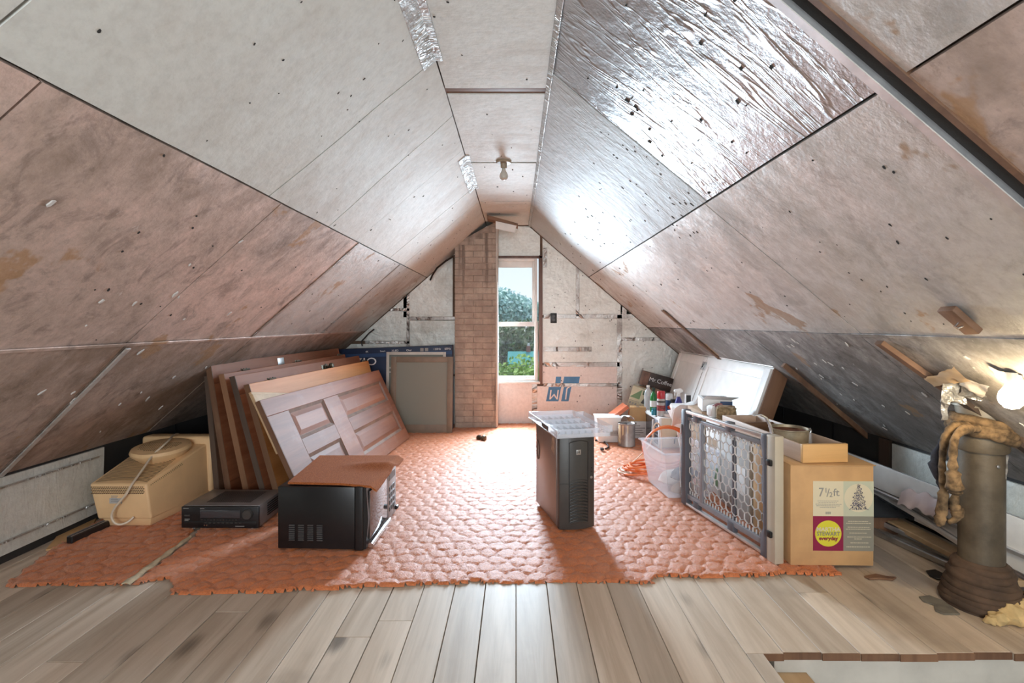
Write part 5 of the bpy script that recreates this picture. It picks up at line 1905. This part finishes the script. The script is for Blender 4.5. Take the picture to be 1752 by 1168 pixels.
MB().tube([(.095, 0, .09), (.115, .004, .098), (.122, .006, .085), (.118, .008, .07)], .003, 6).build('spout_wire', M_STEEL, t)

# oddments behind the top of the gate
t = thing('white_open_box', 'white open box with a blue end behind the top rail of the baby gate', 'box', (1.325, 3.66, .524), -.2)
wb = MB()
MB().box(0, .20, 0, .22, 0, .085).build('carton_body', M_WHITEBOX, t, bevel=.003)
MB().box(.12, .202, -.0015, .05, .0, .075).build('blue_end', M_NAVY_LT, t, bevel=.002)
MB().hexa([(0, 0, .085), (.20, 0, .085), (.20, .004, .085), (0, .004, .085)], [(.02, -.05, .115), (.24, -.04, .11), (.24, -.036, .11), (.02, -.046, .115)]).build('lid_flap', M_WHITEBOX, t, smooth=False)
MB().box(.02, .18, .03, .19, .086, .0875).build('printed_patch', M_PRINT_GREY, t)
t = thing('support_crate', 'shadowed brown crate behind the baby gate under the white open box', 'crate', (1.315, 3.645, ZG))
MB().box(0, .155, 0, .30, .0, .51).build('crate_body', M_BROWNBOX, t, bevel=.003)
for z in (.05, .2, .35):
    MB().box(-.004, .158, -.012, 0, z, z + .07).build('slat', M_PINE, t, bevel=.002)
t = thing('tan_brick', 'rough tan block lying behind the top rail of the baby gate', 'block', (1.405, 3.44, .503), -.35)
m = MB()
vs, fs = blob(lambda d: Vector((math.copysign(abs(d.x) ** .35, d.x) * .062, math.copysign(abs(d.y) ** .35, d.y) * .05, .045 + math.copysign(abs(d.z) ** .35, d.z) * .045)) + d * .012 * noise.noise(d * 4), 28, 16)
m.add(vs, fs).build('block_body', M_SPONGE, t, angle=70)
MB().box(-.045, .055, .03, .056, .02, .092).build('backing_strip', M_BROWNBOX, t, bevel=.003)
t = thing('pink_white_packet', 'small white and pink packet left of the rough tan block', 'packet', (1.385, 3.555, .503), .25)
m = MB()
vs, fs = blob(lambda d: Vector((math.copysign(abs(d.x) ** .5, d.x) * .060, math.copysign(abs(d.y) ** .5, d.y) * .045, .042 + math.copysign(abs(d.z) ** .6, d.z) * .042)) * (1 + .12 * noise.noise(d * 3)), 24, 14)
m.add(vs, fs).build('packet_body', M_PAPER, t, angle=60)
MB().tube([(-.04, -.03, .078), (.0, -.01, .086), (.045, .01, .08)], .012, 8).build('red_fold', plain('faded_red', (.38, .14, .16), .6), t)
t = thing('round_lid', 'pale flat pot lid in the far end of the wooden drawer box', 'lid', (1.435, 3.10, .503))
MB().lathe([(.001, .006), (.06, .004), (.085, .0), (.088, .004), (.06, .012), (.015, .016), (.014, .03), (.001, .032)], 28, cap=False).build('lid_body', plain('pale_lid', (.55, .50, .42), .45, var=.2), t)

# ------------------------------------------------------------------ iron vent pipe
PX, PY = 1.908, 2.11
PT = zr(PX) + .05
t = thing('vent_pipe', 'thick cast iron vent pipe rising through the right slope, wrapped in rag', 'pipe', (PX, PY, 0))
MB().lathe([(.078, 0), (.075, .15), (.075, .64)], 40).build('pipe', M_CAST, t)
MB().lathe([(.075, .630), (.086, .632), (.089, .640), (.089, .690), (.086, .697), (.074, .700)], 40).build('collar', M_CAST, t)
MB().lathe([(.072, .69), (.072, .71), (.088, .83), (.096, PT)], 40, cap=False).build('sleeve', M_GALV, t)
MB().lathe([(.007, -.003), (.007, .006), (.001, .009)], 10, (0, 0, 0)).build('rivet', M_STEEL, t).matrix_basis = Matrix.Translation((-.005, -.0765, .585)) @ Matrix.Rotation(PI / 2, 4, 'X')
# bandage round the foot
w = MB()
for i in range(7):
    z = .012 + i * .024
    tilt = rnd.uniform(-.016, .016)
    r0 = .122 - .0062 * i
    w.tube([((r0 + .006 * noise.noise(Vector((math.cos(a) * 2, math.sin(a) * 2, i)))) * math.cos(a), (r0 + .006 * noise.noise(Vector((a, i, 3)))) * math.sin(a), z + tilt * math.cos(a) + .006 * noise.noise(Vector((a, i * 2, 0)))) for a in [k * 2 * PI / 40 for k in range(40)]],
           .019, 8, closed=True)
w.build('foot_wrap', M_WRAP, t, angle=60)
MB().lathe([(.135, 0), (.128, .03), (.10, .16), (.078, .185)], 36).build('foot_wrap_under', M_WRAP, t)

# rag knotted round the collar
t = thing('knotted_rag', 'dirty brown rag knotted round the collar of the vent pipe, ends hanging', 'rag', (PX, PY, 0))
w = MB()
for i, (z, r, tr_) in enumerate(((.700, .094, .020), (.722, .090, .024), (.745, .094, .019), (.712, .100, .016))):
    pts, rs = [], []
    for k in range(44):
        a = k * 2 * PI / 44
        nz = noise.noise(Vector((math.cos(a) * 1.6, math.sin(a) * 1.6, i * 3.0)))
        pts.append(((r + .010 * nz) * math.cos(a), (r + .010 * nz) * math.sin(a), z + .016 * noise.noise(Vector((math.cos(a), math.sin(a), i * 5 + 2))) - .018 * math.cos(a)))
        rs.append(tr_ * (1 + .35 * noise.noise(Vector((a * 3, i, 7)))))
    w.tube(pts, rs, 10, closed=True)
w.build('coil', M_RAG, t, angle=70)


def strand(px_pts, y, rs, mat, name='hanging_end', n=12):
    pts = smooth_path([P(a, b, y + c) - Vector((PX, PY, 0)) for a, b, c in px_pts], 5)
    k = len(pts)
    rr = []
    for i in range(k):
        s = i / (k - 1) * (len(rs) - 1)
        j = min(int(s), len(rs) - 2)
        rr.append((rs[j] + (rs[j + 1] - rs[j]) * (s - j)) * (1 + .55 * noise.noise(Vector((i * 1.3, px_pts[0][0], 1.0)))))
    return MB().tube(pts, rr, n).build(name, mat, t, angle=70)


strand([(1672, 733, 0), (1650, 735, -.03), (1634, 750, -.04), (1630, 785, -.04), (1631, 815, -.04), (1634, 838, -.04), (1634, 846, -.04)], 2.02, [.016, .018, .013, .014, .022, .029, .012], M_RAG)
strand([(1655, 728, 0), (1632, 730, -.02), (1617, 752, -.02), (1612, 790, -.02), (1614, 830, -.02), (1612, 865, -.02), (1608, 890, -.02), (1606, 900, -.02)], 2.06, [.016, .02, .016, .011, .014, .020, .018, .006], M_RAG)
strand([(1622, 745, 0), (1608, 775, 0), (1603, 800, 0), (1612, 825, 0), (1618, 850, 0), (1622, 870, 0)], 2.08, [.012, .024, .026, .018, .012, .008], M_RAG_DK)
strand([(1636, 846, 0), (1632, 862, 0), (1638, 875, 0), (1634, 888, 0), (1622, 893, 0)], 2.03, [.010, .018, .022, .014, .006], M_RAG)

# crumpled foil flashing where the pipe meets the slope
nRv = Vector(nR).normalized()


def Rs(px, py, d=0.0):
    rz = -(py - CY) / (px - CX)
    x = (ZR - EYE + SR * XR0) / (SR + rz)
    y = FPX * x / (px - CX)
    return Vector((x, y, zr(x))) + nRv * d


t = thing('foil_flashing', 'crumpled foil and torn tan board around the top of the vent pipe', 'flashing', (0, 0, 0))


def crumple(px_quad, y_of, name, mat, amp=.012, n=10, th=.002):
    a, b, c, d = [Vector(q) for q in px_quad]
    def fn(u, v):
        p = (a * (1 - u) + b * u) * (1 - v) + (d * (1 - u) + c * u) * v
        return p + Vector((noise.noise(p * 30), noise.noise(p * 30 + Vector((9, 0, 0))), noise.noise(p * 30 + Vector((0, 9, 0))))) * amp
    return MB().grid(fn, n, n, th, (0, 1, 0)).build(name, mat, t, angle=30)


crumple([P(1610, 655, 1.98), P(1648, 652, 1.98), P(1650, 690, 2.0), P(1620, 694, 2.02)], 0, 'foil_flap', M_TAPE)
crumple([P(1612, 660, 1.99), P(1626, 668, 1.99), P(1622, 715, 2.02), P(1611, 716, 2.03)], 0, 'foil_flap', M_TAPE)
crumple([P(1645, 655, 1.96), P(1690, 672, 1.94), P(1678, 684, 1.98), P(1642, 678, 2.0)], 0, 'foil_flap', M_TAPE, .016)
crumple([Rs(1586, 640, .02), Rs(1640, 622, .02), Rs(1668, 642, .03), Rs(1605, 652, .03)], 0, 'torn_board', M_PINE, .010)
crumple([Rs(1640, 632, .02), Rs(1700, 655, .02), Rs(1690, 668, .03), Rs(1650, 650, .03)], 0, 'torn_board', M_FOIL_MID, .010)
crumple([P(1712, 770, 2.05), P(1724, 772, 2.05), P(1722, 818, 2.05), P(1708, 816, 2.05)], 0, 'foil_flap', M_TAPE, .006)
crumple([Rs(1694, 622, .012), Rs(1752, 640, .012), Rs(1752, 658, .012), Rs(1712, 640, .02)], 0, 'torn_board', M_FOIL_MID, .008)

# ------------------------------------------------------------------ bulbs
t = thing('ceiling_bulb', 'unlit bare bulb in a porcelain holder on the flat strip under the ridge', 'light', (-.085, 3.545, ZR - .002))
MB().lathe([(.052, 0), (.054, -.008), (.048, -.016), (.022, -.020), (.021, -.048), (.018, -.052), (.001, -.052)], 28).build('holder', plain('aged_holder', (.30, .24, .17), .5), t)
MB().lathe([(.013, -.050), (.014, -.066), (.026, -.088), (.030, -.104), (.026, -.120), (.014, -.130), (.001, -.132)], 24).build('bulb', plain('unlit_bulb', (.50, .46, .40), .25), t)
t = thing('lit_bulb', 'glowing bare bulb under the right slope beside the vent pipe', 'light', P(1731, 681, 1.70))
MB().lathe([(.001, -.036), (.018, -.032), (.032, -.016), (.036, 0), (.032, .018), (.020, .036), (.014, .05)], 24).build('bulb', M_BULB_ON, t)
MB().lathe([(.015, .048), (.018, .052), (.018, .085), (.001, .086)], 20).build('socket', M_PORCELAIN, t)

# ------------------------------------------------------------------ plaque on the right slope
t = thing('wooden_plaque', 'small dark wooden plaque with a hook screwed to the right slope', 'plaque', (0, 0, 0))
c4 = [Rs(1613, 519), Rs(1641, 517), Rs(1688, 558), Rs(1662, 560)]
MB().hexa([p + nRv * .012 for p in c4], [p + nRv * .034 for p in c4]).build('board', M_BROWN_BATTEN, t, bevel=.004)
ctr = sum(c4, Vector()) / 4 + nRv * .034
MB().tube([ctr, ctr + nRv * .015, ctr + nRv * .022 + Vector((.01, -.004, 0)), ctr + nRv * .012 + Vector((.018, -.006, 0))], .004, 8).build('hook', M_CHROME, t)

# ------------------------------------------------------------------ long pieces stacked along the right knee wall
def stick(name, label, cat, p0, p1, w, h, mat, part, extra=None, groove=None):
    p0, p1 = Vector(p0), Vector(p1)
    d = p1 - p0
    L = d.length
    yaw = math.atan2(d.y, d.x)
    pitch = -math.asin(d.z / L)
    t = thing(name, label, cat, p0, (0, pitch, yaw))
    MB().box(0, L, -w / 2, w / 2, 0, h).build(part, mat, t, bevel=min(w, h) * .12, seg=1)
    if groove:
        for s in groove:
            MB().box(.002, L - .002, s * w - .003, s * w + .003, h - .001, h + .003).build('edge_strip', extra, t)
    return t


stick('white_board', 'long white board standing on edge against the right knee wall', 'board', (2.14, 1.75, .10), (2.12, 3.55, .10), .022, .225, M_WHITE_PAINT, 'board', M_STEEL, (0,))
stick('window_track', 'bright aluminium window track on the floor nearest the tree carton', 'track', (2.19, 2.03, .018), (1.955, 3.15, .05), .05, .026, M_ALU, 'track', M_BLACK, (-.25, .3))
stick('window_track', 'grey metal window track lying just outside the bright aluminium track', 'track', (2.08, 2.22, .002), (1.90, 3.1, .004), .045, .030, M_STEEL, 'track', M_GREYMETAL, (.2,))
stick('window_track', 'thin dark-edged metal track lying highest on the stack by the right knee wall', 'track', (2.13, 1.95, .170), (2.07, 3.25, .175), .024, .018, M_ALU, 'track', M_EDGE_DK, (-.4,))
stick('white_moulding', 'whitewashed wood moulding slanting across the stack by the vent pipe', 'moulding', (2.02, 2.18, .125), (2.19, 3.25, .15), .042, .022, M_WHITEWOOD, 'moulding', M_PRINT_GREY, (.1,))
stick('pine_board', 'raw pine board lying under the whitewashed moulding', 'board', (2.09, 2.15, .045), (2.06, 2.95, .05), .085, .028, M_PINE, 'board')
stick('pink_moulding', 'pinkish painted moulding on the floor right of the vent pipe', 'moulding', (2.21, 1.70, .01), (2.245, 2.35, .012), .045, .03, plain('pink_paint', (.52, .38, .32), .5, var=.15), 'moulding', M_WHITEWOOD, (.0,))
stick('tan_moulding', 'tan wood moulding on the floor between vent pipe and pink moulding', 'moulding', (2.135, 1.72, .004), (2.17, 2.20, .004), .045, .028, M_PINE, 'moulding', M_EDGE_BR, (.25,))
stick('dark_tube', 'dark tube with a white end lying on the mouldings at the right edge', 'tube', (2.235, 1.70, .085), (2.20, 2.30, .085), .03, .028, M_BLACK, 'tube')
# black slatted shutters
t = thing('slatted_shutter', 'black slatted shutter panel lying behind the tree carton', 'shutter', (1.80, 2.72, .115), (.10, .04, .05))
MB().box(0, .02, 0, .60, 0, .018).build('stile', M_LOUVRE, t, bevel=.002)
MB().box(.30, .32, 0, .60, 0, .018).build('stile', M_LOUVRE, t, bevel=.002)
for i in range(7):
    m = MB()
    m.hexa([(.02, .02 + i * .083, .0), (.30, .02 + i * .083, .0), (.30, .085 + i * .083, .010), (.02, .085 + i * .083, .010)],
           [(.02, .02 + i * .083, .006), (.30, .02 + i * .083, .006), (.30, .085 + i * .083, .018), (.02, .085 + i * .083, .018)])
    m.build('slat', M_LOUVRE, t, bevel=.001, seg=1)
t = thing('foot_rest_batten', 'short brown batten on the floor under the black shutter', 'batten', (1.82, 2.80, .0))
MB().box(0, .26, 0, .05, 0, .112).build('batten', M_EDGE_BR, t, bevel=.003)
MB().box(0, .26, .0, .006, .112, .116).build('edge_strip', M_EDGE_DK, t)
o = MB().grid(lambda u, v: Vector((2.04 + .10 * u + .02 * v, 2.50 + .28 * v, .19 + .085 * math.sin(PI * min(1, u * 1.1)) * (1 - .3 * v) + .012 * math.sin(u * 12 + v * 5) + .01 * math.sin(v * 17))), 20, 18, .004, (0, 0, 1)).build('pink_cloth', M_PINK)
tag(o, 'pale pink cloth heaped on the stacked tracks beside the vent pipe', 'cloth')

# ------------------------------------------------------------------ debris
def scrap(label, pix, h, mat, name='scrap', cat='scrap'):
    pts = [F(a, b) for a, b in pix]
    m = MB().prism([(p.x, p.y) for p in pts], .0012, h)
    return tag(m.build(name, mat, None, bevel=h * .2, seg=1), label, cat)


scrap('flat grey scrap of roofing on the boards left of the pipe foot', [(1572, 1022), (1590, 1020), (1612, 1028), (1630, 1040), (1643, 1052), (1615, 1052), (1600, 1046), (1598, 1036), (1580, 1030)], .006, M_SCRAP, 'roofing_scrap')
scrap('black scrap on the boards behind the pipe foot', [(1584, 978), (1600, 976), (1612, 982), (1628, 984), (1634, 994), (1616, 994), (1602, 992), (1590, 986)], .008, M_BLACK, 'black_scrap')
scrap('brown splinter lying in front of the tree carton', [(1478, 988), (1498, 984), (1515, 988), (1534, 990), (1528, 994), (1505, 992), (1488, 993)], .010, M_EDGE_BR, 'wood_splinter', 'splinter')
scrap('black patch of tar at the left foot of the pipe wrap', [(1618, 1005), (1632, 1004), (1634, 1030), (1622, 1026)], .006, M_BLACK, 'tar_patch')
t = thing('yellow_foam', 'lump of yellow expanding foam on the boards at the lower right edge', 'foam', F(1728, 1062))
m = MB()
for dx, dy, r in ((0, 0, .05), (.06, .01, .055), (-.055, -.01, .032), (.12, -.01, .06), (.03, .05, .05), (-.09, -.015, .02)):
    vs, fs = blob(lambda d: Vector((dx, dy, r * .55)) + d * r * (1 + .5 * noise.noise(d * 1.8 + Vector((dx * 40, dy * 40, 0)))) * 1.0, 20, 12)
    vs = [Vector((v[0], v[1], max(0.001, v[2] * .85))) for v in vs]
    m.add(vs, fs)
m.build('foam_lump', M_FOAMYELLOW, t, angle=70)

# left side: black rail and cardboard strip by the knee wall
a, b = F(118, 930, .01), F(184, 900, .01)
stick('black_rail', 'black plastic rail lying beside the left knee wall', 'rail', a + Vector((0, 0, .0)), b, .034, .036, M_BLACK, 'rail', M_GREYMETAL, (-.3, .3))
scrap('tan cardboard strip on the floor between left knee wall and carpet', [(78, 943), (98, 918), (150, 888), (166, 886), (160, 900), (120, 925), (96, 941)], .010, M_TAN, 'cardboard_strip', 'cardboard')

# ------------------------------------------------------------------ outside the window
o = MB().box(-160, 160, 8, 260, -12.3, -12).build('ground', plain('lawn', (.05, .11, .03), .9, var=.3, scale=.2), smooth=False)
o['kind'] = 'structure'
rt = random.Random(11)


def tree(label, cx, cy, zb, zt, r, mat, n, s, name='leafy_tree'):
    t = thing(name, label, 'tree', (cx, cy, zb), 0, None)
    h = zt - zb
    m = MB()
    lobes = [(Vector((rt.uniform(-.55, .55) * r, rt.uniform(-.5, .5) * r, h - r * rt.uniform(.25, 1.0))), r * rt.uniform(.35, .6)) for _ in range(9)]
    lobes.append((Vector((0, 0, h - r * .5)), r * .5))
    for _ in range(n):
        c, q = rt.choice(lobes)
        d = Vector((rt.gauss(0, 1), rt.gauss(0, 1), rt.gauss(0, 1))).normalized()
        p = c + d * q * rt.uniform(.55, 1.0)
        if p.z < h * .2:
            p.z = h * .2 + rt.random() * .3 * h
        a = Vector((rt.gauss(0, 1), rt.gauss(0, 1), rt.gauss(0, 1))).normalized() * s
        b = a.orthogonal().normalized() * s * .6
        m.add([p - a, p + b, p + a, p - b], [(0, 1, 2, 3)])
    m.build('crown', mat, t, smooth=False)
    MB().tube([(0, 0, 0), (.05 * r, 0, h * .4), (0, .05 * r, h * .75)], [r * .09, r * .07, r * .03], 8).build('trunk', M_TRUNK, t)
    return t


ML_HAZED = leaf_mat('hazed_leaves', (.30, .50, .50), (.52, .72, .66))  # distance haze is painted into these leaf colours
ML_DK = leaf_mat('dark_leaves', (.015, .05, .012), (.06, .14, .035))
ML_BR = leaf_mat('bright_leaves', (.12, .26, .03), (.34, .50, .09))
tree('pale hazy tree at the left of the upper pane, tallest of the far trees', -4.6, 128, -12, 9.6, 7.5, ML_HAZED, 3000, .55)
tree('pale hazy tree in the middle of the upper pane', 1.2, 132, -12, 8.6, 6.0, ML_HAZED, 3000, .55)
tree('pale hazy tree at the right of the upper pane', 7.5, 128, -12, 6.2, 6.0, ML_HAZED, 3000, .55)
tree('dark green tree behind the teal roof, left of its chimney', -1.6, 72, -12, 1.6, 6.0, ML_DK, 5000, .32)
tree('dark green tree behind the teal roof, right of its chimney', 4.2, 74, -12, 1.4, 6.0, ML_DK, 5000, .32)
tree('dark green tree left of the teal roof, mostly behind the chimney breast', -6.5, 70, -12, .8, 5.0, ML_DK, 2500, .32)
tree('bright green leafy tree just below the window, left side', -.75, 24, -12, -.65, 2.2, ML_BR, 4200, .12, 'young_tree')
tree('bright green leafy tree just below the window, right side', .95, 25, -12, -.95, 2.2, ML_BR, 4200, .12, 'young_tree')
t = thing('house', 'small house with teal roof and brick chimney seen through the lower pane', 'house', (0, 60, -12))
M_TEALROOF = plain('teal_roof', (.04, .22, .22), .95, var=.1)
M_SIDING = plain('pale_siding', (.45, .48, .46), .7)
MB().box(-1.0, 4.5, 0, 5, 0, 8.4).build('wall', M_SIDING, t, smooth=False)
MB().hexa([(-1.0, -.4, 8.3), (4.8, -.4, 8.3), (4.8, 2.6, 9.6), (-1.0, 2.6, 9.6)], [(-1.0, -.4, 8.45), (4.8, -.4, 8.45), (4.8, 2.6, 9.75), (-1.0, 2.6, 9.75)]).build('roof', M_TEALROOF, t, smooth=False)
MB().prism([(.9, 7.6), (2.0, 9.15), (3.1, 7.6)], -1.4, 1.0, 'y').build('gable', M_SIDING, t, smooth=False)
for s in (-1, 1):
    MB().hexa([(2.0, -1.6, 9.15), (2.0 + s * 1.3, -1.6, 7.35), (2.0 + s * 1.3, 1.2, 7.35), (2.0, 1.2, 9.15)], [(2.0, -1.6, 9.32), (2.0 + s * 1.3, -1.6, 7.52), (2.0 + s * 1.3, 1.2, 7.52), (2.0, 1.2, 9.32)]).build('gable_roof', M_TEALROOF, t, smooth=False)
cb = MB().box(1.25, 1.75, 2.4, 2.9, 9.3, 10.4).build('chimney_stack', plain('red_brick', (.26, .12, .09), .9), t, smooth=False)
MB().lathe([(.16, 10.4), (.13, 10.75)], 10, (1.5, 2.65, 0)).build('chimney_pot', M_SIDING, cb)
